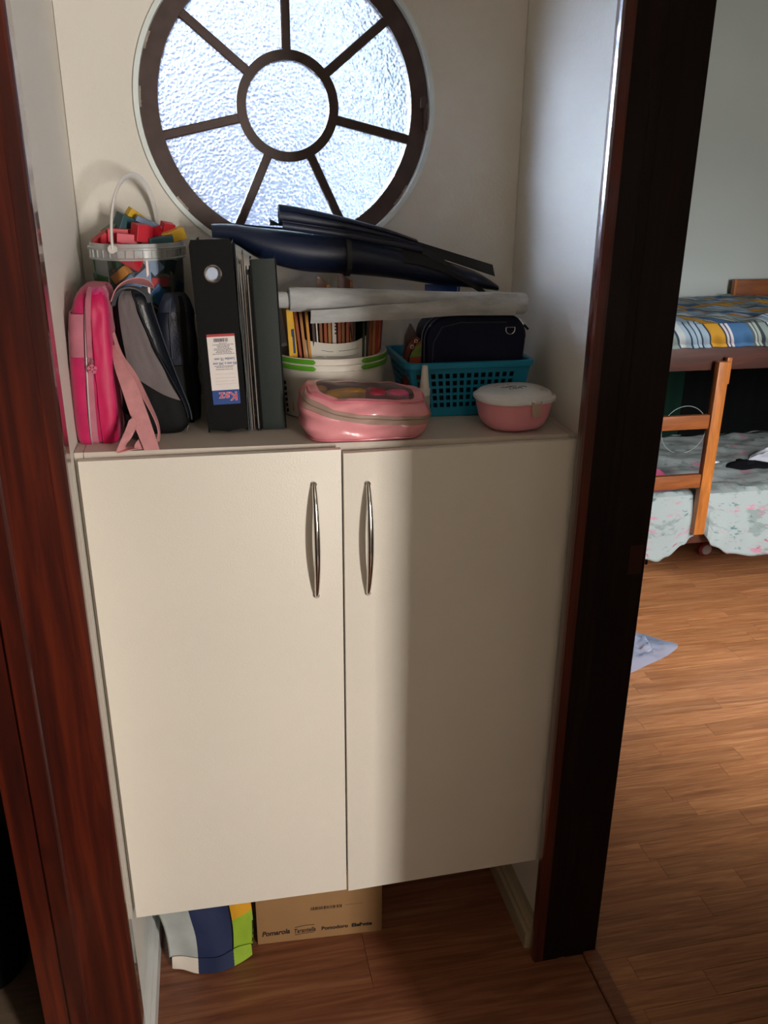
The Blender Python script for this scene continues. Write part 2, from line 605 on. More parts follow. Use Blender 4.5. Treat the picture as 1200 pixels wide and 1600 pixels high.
struct('wall_back', holed_wall(-0.449, 0.449, 0.0, H, 0.42, 0.492, WX, WZ, WR), 'wall')
struct('wall_left', MB().box((-0.52, 0.158, H / 2), (0.14, 0.668, H)), 'wall')
struct('wall_right', MB().box((0.510, 0.231, H / 2), (0.12, 0.522, H)), 'wall')
struct('wall_bedroom_left', MB().box((0.555, 1.421, H / 2), (0.03, 1.858, H)), pmat('darkened_outer_wall', '#14181c', 0.9, var=0.3, vscale=4, spec=0.1))  # unseen outer face coloured near black so the sun glow won't whiten the panes
# hall and landing walls, the bedroom and the room on the left
struct('wall_hall_left', MB().box((-0.52, -2.65, H / 2), (0.14, 3.3, H)), 'hall_wall')
mb = MB().box((0.835, -0.91, H / 2), (0.77, 0.18, H)).box((2.90, -0.91, H / 2), (1.10, 0.18, H))
mb.box((1.785, -0.91, 0.54), (1.13, 0.18, 1.08)).box((1.785, -0.91, 2.335), (1.13, 0.18, 0.43))
struct('wall_bedroom_near', mb, 'hall_wall')
struct('wall_landing_right', MB().box((2.75, -2.45, H / 2), (0.12, 3.2, H)), 'hall_wall')
mb = MB()
mb.box((0.39, -4.06, H / 2), (1.86, 0.12, H)); mb.box((2.22, -4.06, H / 2), (1.20, 0.12, H))
mb.box((1.47, -4.06, 0.26), (0.30, 0.12, 0.52)); mb.box((1.47, -4.06, 2.36), (0.30, 0.12, 0.38))
struct('wall_landing_end', mb, 'hall_wall')
struct('wall_bedroom_back', MB().box((2.0, 2.41, H / 2), (2.9, 0.12, H)), 'wall_bed')
mb = MB().box((3.46, 0.69, H / 2), (0.12, 3.38, H))
struct('wall_bedroom_right', mb, 'wall_bed')
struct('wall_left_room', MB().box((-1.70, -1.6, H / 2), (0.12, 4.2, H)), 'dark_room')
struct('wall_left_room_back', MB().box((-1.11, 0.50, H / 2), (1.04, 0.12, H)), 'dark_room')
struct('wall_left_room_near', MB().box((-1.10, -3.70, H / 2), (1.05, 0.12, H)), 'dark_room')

# round window -------------------------------------------------------------
def ring(r0, r1, y0, y1, n=96, cx=WX, cz=WZ, bev=0.0):
    mb = MB(); bm = mb.bm
    prof = [(r0, y0), (r1, y0), (r1, y1), (r0, y1)]
    rows = []
    for k in range(n):
        a = 2 * PI * k / n
        rows.append([bm.verts.new((cx + r * math.cos(a), y, cz + r * math.sin(a))) for r, y in prof])
    for k in range(n):
        a, b = rows[k], rows[(k + 1) % n]
        for j in range(4):
            bm.faces.new((a[j], b[j], b[(j + 1) % 4], a[(j + 1) % 4]))
    if bev:
        mb.bevel(bev, 1, 0.6)
    return mb
win = struct('window_1', ring(0.2835, 0.2928, 0.414, 0.4925), 'reveal', smooth=True)
part('window_frame', ring(0.249, 0.2833, 0.434, 0.462, bev=0.003), 'iron', win)
part('hub_ring', ring(0.082, 0.1005, 0.436, 0.460, bev=0.003), 'iron', win)
for k in range(7):
    a = PI / 2 + 2 * PI * k / 7
    mb = MB().box((0.175, 0, 0), (0.153, 0.022, 0.0175), bev=0.002, seg=1)
    mb.xform(Matrix.Translation((WX, 0.448, WZ)) @ Matrix.Rotation(-a, 4, 'Y'))
    part('spoke', mb, 'iron', win)
def sector(r0, r1, a0, a1, y0, y1, n=18):
    mb = MB(); bm = mb.bm
    rows = []
    for k in range(n + 1):
        a = a0 + (a1 - a0) * k / n
        rows.append([bm.verts.new((WX + r * math.cos(a), y, WZ + r * math.sin(a))) for r, y in ((r0, y0), (r1, y0), (r1, y1), (r0, y1))])
    for k in range(n):
        a, b = rows[k], rows[k + 1]
        for j in range(4):
            bm.faces.new((a[j], b[j], b[(j + 1) % 4], a[(j + 1) % 4]))
    bm.faces.new(rows[0]); bm.faces.new(list(reversed(rows[-1])))
    return mb
for k in range(7):
    a0 = PI / 2 + 2 * PI * k / 7
    part('pane', sector(0.098, 0.252, a0 + 0.02, a0 + 2 * PI / 7 - 0.02, 0.4465, 0.4500), 'glass', win, smooth=False)
mb = MB()
mb.lathe([(0.0, 0), (0.0845, 0), (0.0845, 0.0035), (0.0, 0.0035)], (0, 0, 0), 64)
bmesh.ops.remove_doubles(mb.bm, verts=mb.bm.verts[:], dist=1e-6)
mb.xform(Matrix.Translation((WX, 0.4500, WZ)) @ Matrix.Rotation(PI / 2, 4, 'X'))
part('pane', mb, 'glass', win, smooth=False)
for k, (a, l) in enumerate(((-0.05, 0.05), (3.1, 0.035), (-0.62, 0.045), (2.75, 0.03), (-2.45, 0.03))):
    mb = MB()
    mb.grid(lambda u, v: Vector((WX + (0.2795 + 0.0065 * v) * math.cos(a + (u - .5) * l / .28), 0.4335 - 0.004 * math.sin(u * PI) - 0.002 * mnoise.noise(Vector((u * 9, v * 3, k))), WZ + (0.2795 + 0.0065 * v) * math.sin(a + (u - .5) * l / .28))), 12, 4, 0.002)
    part('putty', mb, 'putty', win)
mb = MB().box((WX + 0.272, 0.428, WZ + 0.012), (0.012, 0.014, 0.022), bev=0.002).box((WX + 0.276, 0.424, WZ - 0.018), (0.007, 0.008, 0.04), bev=0.002)
part('window_latch', mb, 'iron', win)

# baseboards
def bb_profile(side, t=0.02, h=0.075):
    return [(0, 0), (t, 0), (t, h * 0.62), (t * 0.75, h * 0.68), (t * 0.75, h * 0.80), (t * 0.5, h * 0.88), (t * 0.35, h), (0, h)]
def baseboard(name, side, y0, y1, m, t, h):
    mb = MB(); bm = mb.bm
    pr = bb_profile(side, t, h)
    xw = 0.4499 * side
    A = [bm.verts.new((xw - side * u, y0, v + 0.0003)) for u, v in pr]
    B = [bm.verts.new((xw - side * u, y1, v + 0.0003)) for u, v in pr]
    n = len(pr)
    bm.faces.new(A); bm.faces.new(list(reversed(B)))
    for i in range(n):
        bm.faces.new((A[i], A[(i + 1) % n], B[(i + 1) % n], B[i]))
    return struct(name, mb, m)
baseboard('baseboard_left', -1, -0.118, 0.419, 'base_white', 0.030, 0.085)
baseboard('baseboard_right', 1, -0.012, 0.419, 'base_beige', 0.030, 0.075)
struct('baseboard_back', MB().box((0, 0.41, 0.0378), (0.838, 0.018, 0.075), bev=0.003), 'base_white')

# door casings and jambs (dark varnished wood)
def post(name, prof, m, z1=2.30, z0=0.0005):
    mb = MB().prism(prof, z0, z1)
    return struct(name, mb, m, smooth=False)
# right: casing on the corner of the niche, jamb of the bedroom doorway facing the hall
post('trim_1', [(0.4498, -0.0015), (0.4440, -0.0015), (0.4400, -0.0060), (0.4375, -0.0150), (0.4378, -0.0170), (0.4335, -0.0185), (0.4312, -0.0260),
                (0.4314, -0.0290), (0.4290, -0.0305), (0.4280, -0.0400), (0.4284, -0.0490), (0.4310, -0.0545), (0.4498, -0.0545)], 'casing')
post('trim_2', [(0.4499, -0.0300), (0.5700, -0.0300), (0.5810, -0.0300), (0.5810, -0.0525), (0.5790, -0.0540), (0.5060, -0.0540), (0.5045, -0.0525), (0.4885, -0.0525), (0.4870, -0.0540), (0.4499, -0.0540)], 'jamb_shaded')
post('trim_3', [(0.5702, -0.0295), (0.5845, -0.0295), (0.5860, -0.0280), (0.5860, 0.0400), (0.5702, 0.0400)], 'jamb_shaded', z1=1.858)
struct('trim_4', MB().box((0.5666, -0.437, 0.0055), (0.035, 0.764, 0.010), bev=0.003), 'plank')
# left: casing, jamb with its stop
post('trim_5', [(-0.4499, -0.1180), (-0.4400, -0.1180), (-0.4335, -0.1205), (-0.4310, -0.1270), (-0.4305, -0.1740), (-0.4330, -0.1765), (-0.4325, -0.1790),
                (-0.4285, -0.1805), (-0.4272, -0.1840), (-0.4285, -0.1890), (-0.4320, -0.1915), (-0.4499, -0.1915)], 'casing')
post('trim_6', [(-0.4500, -0.1770), (-0.4500, -0.1905), (-0.5180, -0.1905), (-0.5190, -0.1990), (-0.5210, -0.2005), (-0.5480, -0.2005), (-0.5500, -0.1990), (-0.5505, -0.1905), (-0.5960, -0.1905), (-0.5960, -0.1770)], 'casing')
mb = MB().box((0.5835, -0.0538, 1.008), (0.004, 0.003, 0.010)).box((0.560, -0.0545, 1.015), (0.028, 0.0015, 0.060))
struct('strike_plate', mb, pmat('worn_brass_plate', '#3a2119', 0.4, metal=0.3))

# =================================================================== CABINET
cab = thing('cabinet', 'cream two-door cabinet fitted between the niche walls under the round window', 'cabinet', (0, 0.2, 0.262))
def sloped_top(x0, x1, y0, y1, t):
    mb = MB(); bm = mb.bm
    v = [bm.verts.new((x, y, ztop(x) + dz)) for dz in (-t, 0) for x, y in ((x0, y0), (x1, y0), (x1, y1), (x0, y1))]
    for f in ((0, 1, 2, 3), (7, 6, 5, 4), (0, 4, 5, 1), (1, 5, 6, 2), (2, 6, 7, 3), (3, 7, 4, 0)):
        bm.faces.new([v[i] for i in f])
    return mb.bevel(0.0008, 1)
part('top_panel', sloped_top(-0.4335, 0.4330, 0.0185, 0.4185, 0.016), 'melamine_top', cab, smooth=False)
for s in (-1, 1):
    xo, xi = 0.4490 * s, 0.4345 * s
    mb = sloped_top(min(xo, xi), max(xo, xi), 0.0185, 0.4185, 0.985)
    part('side_panel', mb, 'melamine_top', cab, smooth=False)
part('bottom_panel', MB().box((0, 0.2185, 0.288), (0.866, 0.398, 0.015)), 'melamine', cab, smooth=False)
part('back_panel', MB().box((0, 0.4165, 0.76), (0.866, 0.003, 0.92)), 'melamine', cab, smooth=False)
part('shelf_board', MB().box((0, 0.225, 0.76), (0.865, 0.36, 0.015)), 'melamine', cab, smooth=False)
def door(hx, a, s, z0, z1, w):
    """hinge at x=hx; s=+1 extends to +x"""
    t = 0.0155
    mb = MB().box((s * w / 2, t / 2, (z0 + z1) / 2), (w, t, z1 - z0), bev=0.0011, seg=2)
    mtx = Matrix.Translation((hx, 0, 0)) @ Matrix.Rotation(-s * a, 4, 'Z')
    mb.xform(mtx)
    d = part('door', mb, 'melamine', cab)
    return d, mtx
dl, ml = door(-0.442, 0.0238, 1, 0.2614, 1.2539, 0.440)
dr, mr_ = door(0.442, 0.0159, -1, 0.2530, 1.2454, 0.440)
def handle(d, x, yface, z0, z1):
    n = 33
    pts, rs = [], []
    for i in range(n):
        t = i / (n - 1)
        pts.append((x, yface - 0.0015 - 0.0265 * math.sin(PI * t) ** 0.75, z0 + (z1 - z0) * t))
        rs.append(0.0038 + 0.0022 * math.sin(PI * t) ** 0.8)
    hd = part('handle', MB().tube(pts, rs, 14), 'chrome', d)
    for z in (z0 + 0.003, z1 - 0.003):
        part('handle_foot', MB().tube([(x, yface + 0.002, z), (x, yface - 0.004, z)], 0.0052, 12), 'chrome', d)
handle(dl, -0.0515, -0.0093, 0.973, 1.196)
handle(dr, 0.0455, -0.0063, 0.968, 1.190)

# =================================================================== THINGS ON THE CABINET
# ---- pink school backpack, seen from its side, leaning on the left niche wall
M['pink_fab'] = pmat('hot_pink_fabric', '#c2125c', 0.6, var=0.25, vscale=25, bump=0.25, bscale=600, sheen=0.2)
M['pink_satin'] = pmat('pink_satin', '#d43a86', 0.35, var=0.2, vscale=30)
M['pink_light'] = pmat('pale_pink_webbing', '#c98a8d', 0.7, var=0.15, vscale=60, bump=0.3, bscale=900)
M['pink_rose'] = pmat('rose_zip_tape', '#b96f80', 0.6, var=0.15, vscale=40, bump=0.2, bscale=800)
M['silver_pipe'] = pmat('silver_piping', '#c9c2c4', 0.3, metal=0.6)
M['black_fab'] = pmat('black_bag_fabric', '#0c0d10', 0.7, spec=0.25, var=0.2, vscale=30, bump=0.3, bscale=700)
M['grey_fab'] = pmat('grey_bag_fabric', '#6a6163', 0.7, var=0.12, vscale=20, bump=0.3, bscale=600)
M['slate_web'] = pmat('slate_webbing', '#4d5257', 0.7, bump=0.3, bscale=800)

bp = thing('backpack', 'small hot pink backpack with pale pink straps against the left niche wall', 'backpack', (-0.41, 0.16, ztop(-0.41)))
zb = ztop(-0.41) + 0.001
L = Loft([(-0.411, 0.153, zb, 0.030, 0.076), (-0.412, 0.153, zb + 0.010, 0.0350, 0.086), (-0.411, 0.153, zb + 0.07, 0.0362, 0.088), (-0.408, 0.153, zb + 0.15, 0.034, 0.086),
          (-0.405, 0.153, zb + 0.21, 0.0318, 0.082), (-0.402, 0.154, zb + 0.244, 0.027, 0.074), (-0.400, 0.156, zb + 0.257, 0.016, 0.052)], ex=6.0, rows=28)
part('body', L.body().jitter(0.0022, 45, 1.0, zb + 0.004), 'pink_fab', bp)
# two-tone edge: zip tape band, piping, front pocket
part('zip_tape', L.patch(lambda v: 0.694 + 0.04 * v, lambda v: 0.742 + 0.02 * v, 0.09, 0.93, 0.003, 0.003, 10, 30), 'pink_rose', bp)
zp = part('zipper', L.line([(0.690 + 0.04 * v, v) for v in (0.07, 0.2, 0.35, 0.5, 0.65, 0.8, 0.92, 0.96)], 0.004, 0.0013), 'silver_pipe', bp)
part('side_panel', L.patch(lambda v: 0.775 - 0.015 * v, lambda v: 0.868 - 0.02 * v, 0.06, 0.90, 0.0035, 0.004, 12, 26).jitter(0.0018, 60, 3), pmat('bright_pink_vinyl', '#c81257', 0.5, var=0.15, vscale=30), bp)
part('top_panel', L.patch(0.70, 0.86, 0.86, 0.975, 0.0035, 0.003, 14, 10).jitter(0.002, 70, 5), 'pink_satin', bp)
part('pocket', L.patch(0.53, lambda v: 0.682 + 0.03 * v, 0.05, 0.50, 0.005, 0.004, 14, 16).jitter(0.002, 50, 7), 'pink_fab', bp)
part('pocket_top', L.patch(0.53, lambda v: 0.680 + 0.035 * v, 0.50, 0.70, 0.0055, 0.003, 12, 8), 'pink_rose', bp)
part('piping', L.line([(0.60 + 0.01 * v, v) for v in (0.05, 0.2, 0.35, 0.5, 0.6)], 0.0050, 0.0012), 'silver_pipe', bp)
p0 = L.at(0.735, 0.50, 0.005)
pl = part('pull_strap', ribbon([L.at(0.745, 0.92, 0.006), L.at(0.748, 0.80, 0.010), L.at(0.744, 0.66, 0.009), p0 + Vector((0.001, -0.003, 0.0))],
                               [(0.004, -0.001, 0)] * 4, 0.0012, 16), 'pink_rose', bp)
mb = MB()
fc = p0 + Vector((0.003, -0.008, -0.018))
for k in range(5):
    a = PI / 2 + 2 * PI * k / 5
    mb.tube([fc + Vector((0.0048 * math.cos(a), 0.0012, 0.0048 * math.sin(a))), fc + Vector((0.0048 * math.cos(a), -0.0016, 0.0048 * math.sin(a)))], 0.0036, 12)
mb.tube([fc + Vector((0, 0.001, 0)), fc + Vector((0, -0.003, 0))], 0.0024, 10)
part('zip_charm', mb, pmat('pink_rubber', '#c0607a', 0.5), bp)
mb = MB().tube([fc + Vector((0.0052 * math.cos(t * 2 * PI / 12) * .6, 0, 0.012 + 0.0052 * math.sin(t * 2 * PI / 12))) for t in range(12)], 0.0009, 6, closed=True)
part('zip_pull', mb, 'steel', bp)
# straps: two wide bands from the back of the bag down to the cabinet front, a loop and the carrying handle lying over the black bag
part('strap', ribbon([(-0.373, 0.085, 1.430), (-0.366, 0.072, 1.40), (-0.352, 0.052, 1.365), (-0.337, 0.030, 1.315), (-0.3245, 0.0130, 1.275), (-0.322, 0.0120, 1.2645)],
                     [(0.002, -0.002, 0.000), (0.0085, -0.003, 0.002), (0.0125, 0.0, 0.003), (0.0135, 0.001, 0.003), (0.0125, 0.0, 0.001), (0.0125, 0.0, 0)], 0.0016, 34), 'pink_light', bp)
part('strap', ribbon([(-0.3735, 0.100, 1.448), (-0.365, 0.088, 1.412), (-0.345, 0.075, 1.375), (-0.325, 0.055, 1.335), (-0.313, 0.045, 1.305), (-0.3105, 0.042, 1.285), (-0.3145, 0.045, 1.2685)],
                     [(0.0015, 0.003, 0), (0.003, 0.006, 0), (0.004, 0.008, 0.002), (0.002, 0.009, 0), (0.001, 0.009, 0), (0.001, 0.008, 0), (0.003, 0.007, 0)], 0.0016, 34), 'pink_light', bp)
part('strap_end', ribbon([(-0.351, 0.022, 1.3175), (-0.353, 0.018, 1.302), (-0.362, 0.013, 1.285), (-0.3715, 0.014, 1.2715), (-0.3705, 0.016, 1.2650), (-0.352, 0.022, 1.2655), (-0.335, 0.028, 1.2650)],
                         [(0.004, 0.0, 0.003), (0.010, 0.0, 0.005), (0.011, 0.001, 0.006), (0.008, 0.003, 0.005), (0.005, 0.007, 0.0025), (0.001, 0.0095, 0), (0.0, 0.009, 0.0)], 0.0016, 36), 'pink_light', bp)
part('strap_end', ribbon([(-0.3275, 0.030, 1.2975), (-0.3305, 0.026, 1.285), (-0.337, 0.021, 1.2735), (-0.3385, 0.0195, 1.2642)],
                         [(0.005, 0.0, 0.002), (0.010, 0.0, 0.002), (0.0125, 0.0, 0.001), (0.0125, 0.0, 0)], 0.0016, 20), 'pink_light', bp)
part('carry_strap', ribbon([(-0.3705, 0.115, 1.500), (-0.360, 0.112, 1.518), (-0.345, 0.110, 1.5285), (-0.325, 0.112, 1.5305), (-0.310, 0.116, 1.526), (-0.3015, 0.120, 1.519)],
                           [(0.001, 0.008, 0.002), (0.001, 0.010, -0.001), (0.0, 0.011, -0.003), (-0.001, 0.012, -0.006), (-0.001, 0.010, -0.006), (0, 0.004, -0.003)], 0.0018, 30), 'pink_light', bp)

# ---- black and grey backpack beside it, wedge-shaped
bk = thing('backpack', 'black backpack with grey side panel leaning beside the pink backpack', 'backpack', (-0.32, 0.22, ztop(-0.32)))
zb = ztop(-0.31) + 0.001
L = Loft([(-0.312, 0.150, zb, 0.040, 0.034), (-0.310, 0.150, zb + 0.012, 0.0505, 0.041), (-0.313, 0.150, zb + 0.045, 0.0520, 0.042), (-0.3225, 0.150, zb + 0.10, 0.0445, 0.042),
          (-0.3325, 0.150, zb + 0.16, 0.0375, 0.041), (-0.3400, 0.150, zb + 0.215, 0.031, 0.038), (-0.3410, 0.150, zb + 0.240, 0.026, 0.034), (-0.340, 0.150, zb + 0.251, 0.012, 0.020)], ex=4.5, rows=30)
part('body', L.body(60, 28).jitter(0.0025, 40, 11, zb + 0.004), 'black_fab', bk)
def gl(v):   # grey panel: left and right limits climb the side of the wedge
    return 0.650 + 0.004 * v
def gr(v):
    return interp([(0.0, 0.874), (0.30, 0.872), (0.45, 0.850), (0.58, 0.822), (0.75, 0.790), (0.95, 0.760)], v)
mb = MB()
def gfn(a, b):
    lo = 0.46 - 0.13 * a
    v = lo + (0.94 - lo) * b
    return L.at(gl(v) + (gr(v) - gl(v)) * a, v, 0.0035 + 0.0012 * mnoise.noise(Vector((a * 5, b * 4, 2))))
mb.grid(gfn, 18, 24, 0.003)
part('side_panel', mb, 'grey_fab', bk)
part('piping', L.line([(gr(v) + 0.012, v) for v in (0.22, 0.35, 0.5, 0.65, 0.8, 0.92)], 0.004, 0.0014), pmat('black_piping', '#20242c', 0.25), bk)
part('front_panel', L.patch(lambda v: gr(v) + 0.022, 0.95, 0.24, 0.94, 0.003, 0.003, 10, 24).jitter(0.0015, 60, 13), pmat('ink_blue_nylon', '#161a22', 0.35, var=0.2, vscale=30, bump=0.2, bscale=300), bk)
part('zipper', L.line([(0.905, v) for v in (0.2, 0.4, 0.6, 0.8, 0.93)], 0.0055, 0.0016), pmat('black_zip', '#3a3f48', 0.3, metal=0.4), bk)
part('handle', ribbon([(-0.367, 0.120, 1.490), (-0.361, 0.113, 1.508), (-0.348, 0.110, 1.5185), (-0.330, 0.112, 1.5185), (-0.315, 0.118, 1.508), (-0.311, 0.124, 1.494)],
                      [(0.003, 0.008, 0)] * 6, 0.0025, 26), 'slate_web', bk)
part('strap', ribbon([(-0.357, 0.060, 1.2860), (-0.3520, 0.060, 1.2790), (-0.345, 0.061, 1.272), (-0.336, 0.066, 1.2665)],
                     [(0.0, 0.012, 0.010), (0.0, 0.012, 0.006), (0.001, 0.012, 0.002), (0.001, 0.012, 0)], 0.002, 16), 'slate_web', bk)
part('zip_pull', MB().tube([(-0.2620, 0.117, 1.276), (-0.2640, 0.1165, 1.270), (-0.2655, 0.1165, 1.266)], 0.0014, 8), 'steel', bk)

# ---- dark navy rucksack behind, between the black one and the lever arch file
nv = thing('rucksack', 'dark navy rucksack standing behind the black backpack and the file', 'backpack', (-0.272, 0.213, ztop(-0.272)))
zb = ztop(-0.268) + 0.001
L = Loft([(-0.272, 0.213, zb, 0.026, 0.016), (-0.272, 0.213, zb + 0.015, 0.0345, 0.0205), (-0.272, 0.213, zb + 0.10, 0.0345, 0.0210), (-0.272, 0.213, zb + 0.18, 0.033, 0.0205), (-0.270, 0.213, zb + 0.215, 0.029, 0.018), (-0.270, 0.213, zb + 0.236, 0.018, 0.010)], ex=4, rows=26)
M['navy_fab'] = pmat('navy_nylon', '#151a2a', 0.4, var=0.3, vscale=25, bump=0.25, bscale=350)
part('body', L.body().jitter(0.003, 35, 21, zb + 0.004), 'navy_fab', nv)
part('pocket', L.patch(0.66, 0.84, 0.06, 0.42, 0.006, 0.005, 14, 12).jitter(0.002, 50, 23), 'black_fab', nv)
part('zipper', L.line([(0.70, v) for v in (0.45, 0.6, 0.75, 0.9)], 0.003, 0.0013), pmat('navy_zip', '#3b4254', 0.3), nv)
part('strap', L.patch(0.79, 0.83, 0.42, 0.93, 0.006, 0.003, 5, 22), 'black_fab', nv)
part('lid', L.patch(0.62, 0.88, 0.72, 0.975, 0.004, 0.003, 18, 10).jitter(0.0015, 70, 25), pmat('navy_lid', '#1d2338', 0.4, var=0.2, vscale=30), nv)

# ---- clear bucket of wooden blocks
bx, by = -0.3355, 0.324
bz = ztop(bx) + 0.0005
def clear(name, col, rough, w):
    m = bpy.data.materials.new(name); m.use_nodes = True
    nt = m.node_tree; nt.nodes.clear()
    o = nt.nodes.new('ShaderNodeOutputMaterial')
    mix = nt.nodes.new('ShaderNodeMixShader'); tr = nt.nodes.new('ShaderNodeBsdfTransparent')
    pb = nt.nodes.new('ShaderNodeBsdfPrincipled')
    pb.inputs['Base Color'].default_value = lin(col); pb.inputs['Roughness'].default_value = rough
    tr.inputs['Color'].default_value = (0.96, 0.97, 0.97, 1)
    fr = nt.nodes.new('ShaderNodeFresnel'); fr.inputs['IOR'].default_value = 1.4
    ad = nt.nodes.new('ShaderNodeMath'); ad.operation = 'ADD'; ad.inputs[1].default_value = w; ad.use_clamp = True
    nt.links.new(fr.outputs[0], ad.inputs[0]); nt.links.new(ad.outputs[0], mix.inputs[0])
    nt.links.new(tr.outputs[0], mix.inputs[1]); nt.links.new(pb.outputs[0], mix.inputs[2]); nt.links.new(mix.outputs[0], o.inputs['Surface'])
    return m
M['clear_tub'] = clear('clear_polypropylene', '#c9d0d0', 0.25, 0.01)
M['clear_rim'] = clear('frosted_polypropylene', '#e3e6e6', 0.3, 0.34)
M['clear_film'] = clear('clear_vinyl', '#efe3e6', 0.12, 0.02)
M['clear_bag'] = clear('clear_plastic_film', '#aebfdc', 0.2, 0.42)
M['sleeve'] = clear('clear_sleeve', '#c9ccce', 0.25, 0.5)
M['nylon'] = pmat('white_nylon', '#dedcd8', 0.4, spec=0.5)
bu = thing('bucket', 'clear plastic bucket with a white arched handle, full of coloured blocks', 'bucket', (bx, by, bz))
mb = MB().lathe([(0.0, 0.0), (0.070, 0.0), (0.074, 0.004), (0.0835, 0.315), (0.0822, 0.315), (0.0727, 0.006), (0.0, 0.0025)], (bx, by, bz), 64)
bmesh.ops.remove_doubles(mb.bm, verts=mb.bm.verts[:], dist=1e-6)
part('tub', mb, 'clear_tub', bu)
mb = MB().lathe([(0.0842, 0.290), (0.0885, 0.290), (0.0890, 0.2925), (0.0866, 0.2945), (0.0866, 0.3075), (0.0900, 0.3085), (0.0900, 0.3115), (0.0870, 0.3125), (0.0848, 0.3190), (0.0838, 0.3190), (0.0838, 0.290)], (bx, by, bz), 72)
part('rim', mb, 'clear_rim', bu)
for k in range(36):
    a = 2 * PI * k / 36
    part('rib', MB().box((bx + 0.0876 * math.cos(a), by + 0.0876 * math.sin(a), bz + 0.301), (0.0035, 0.0012, 0.013), rz(a)), 'clear_rim', bu)
ha = math.radians(-105)
hp, hr = [], []
for i in range(41):
    t = PI * i / 40
    r = 0.0905 * math.cos(t)
    hp.append((bx + r * math.cos(ha) + 0.002 * math.sin(t) - 0.014 * math.cos(t), by + r * math.sin(ha), bz + 0.311 + 0.124 * math.sin(t) ** 0.85))
part('handle', MB().tube(hp, [0.0045] * 41, 10, squash=(0.6, 1.25)), 'nylon', bu)
for i in (0, -1):
    q = Vector(hp[i]); d = Vector((q.x - bx, q.y - by, 0)).normalized()
    part('handle_lug', MB().tube([q - d * 0.004, q + d * 0.004], 0.0075, 16), 'nylon', bu)
# seam of the label on the tub
mb = MB()
mb.grid(lambda u, v: Vector((bx + (0.0742 + 0.0093 * v) * math.cos(-1.36 + 0.05 * u), by + (0.0742 + 0.0093 * v) * math.sin(-1.36 + 0.05 * u), bz + 0.02 + 0.285 * v)), 4, 20, 0.0004)
part('seam_strip', mb, pmat('pinkish_tape', '#e2c2bd', 0.4), bu)

BC = {'red': '#c3152c', 'blue': '#2b5a8c', 'green': '#2c5a34', 'yellow': '#d3a61c', 'slate': '#6a84a6', 'teal': '#1e4a52', 'orange': '#d98a1e', 'pink': '#d4596a'}
BM_ = {k: pmat('painted_block_' + k, c, 0.45, var=0.08) for k, c in BC.items()}
def block_mesh(kind, s):
    mb = MB()
    if kind == 'cube':
        mb.box((0, 0, 0), (s, s, s), bev=0.001)
    elif kind == 'brick':
        mb.box((0, 0, 0), (s * 1.7, s * 0.8, s * 0.8), bev=0.001)
    elif kind == 'plank':
        mb.box((0, 0, 0), (s * 2.0, s * 0.8, s * 0.4), bev=0.001)
    elif kind == 'wedge':
        mb.prism([(-s * .75, -s * .45), (s * .75, -s * .45), (0, s * .5)], -s * .45, s * .45, 'y'); mb.bevel(0.0008, 1)
    return mb.mesh('toy_block')
BMESH = {k: block_mesh(k, 0.026) for k in ('cube', 'brick', 'plank', 'wedge')}
BMC = {}
def toy(kind, col, loc, rot, label, s=1.0, grp='wooden blocks in the clear bucket'):
    k = (kind, col)
    if k not in BMC:
        me = BMESH[kind].copy(); me.materials.append(BM_[col]); BMC[k] = me
    o = bpy.data.objects.new('toy_block', BMC[k]); C.objects.link(o)
    o.location = loc; o.rotation_euler = rot; o.scale = (s, s, s)
    tag(o, label, 'toy block', grp)
    return o
cols = ['blue', 'green', 'red', 'slate', 'teal', 'yellow', 'blue', 'green', 'blue', 'orange']
for layer in range(8):
    zz = bz + 0.022 + layer * 0.0355
    R1 = 0.0505 + 0.0012 * layer
    for k in range(9):
        a = 2 * PI * (k + 0.5 * (layer % 2)) / 9 + 0.1
        kind = rnd.choice(['cube', 'cube', 'wedge', 'brick'])
        if layer >= 4 and math.sin(a) < -0.2:
            continue
        c = cols[(layer * 5 + k * 3 + rnd.randint(0, 2)) % len(cols)]
        toy(kind, c, (bx + R1 * math.cos(a), by + R1 * math.sin(a), zz), (rnd.uniform(-.25, .25), rnd.uniform(-.25, .25), a + PI / 2 + rnd.uniform(-.2, .2)),
            '%s wooden block packed among the others inside the clear bucket' % c, 0.98)
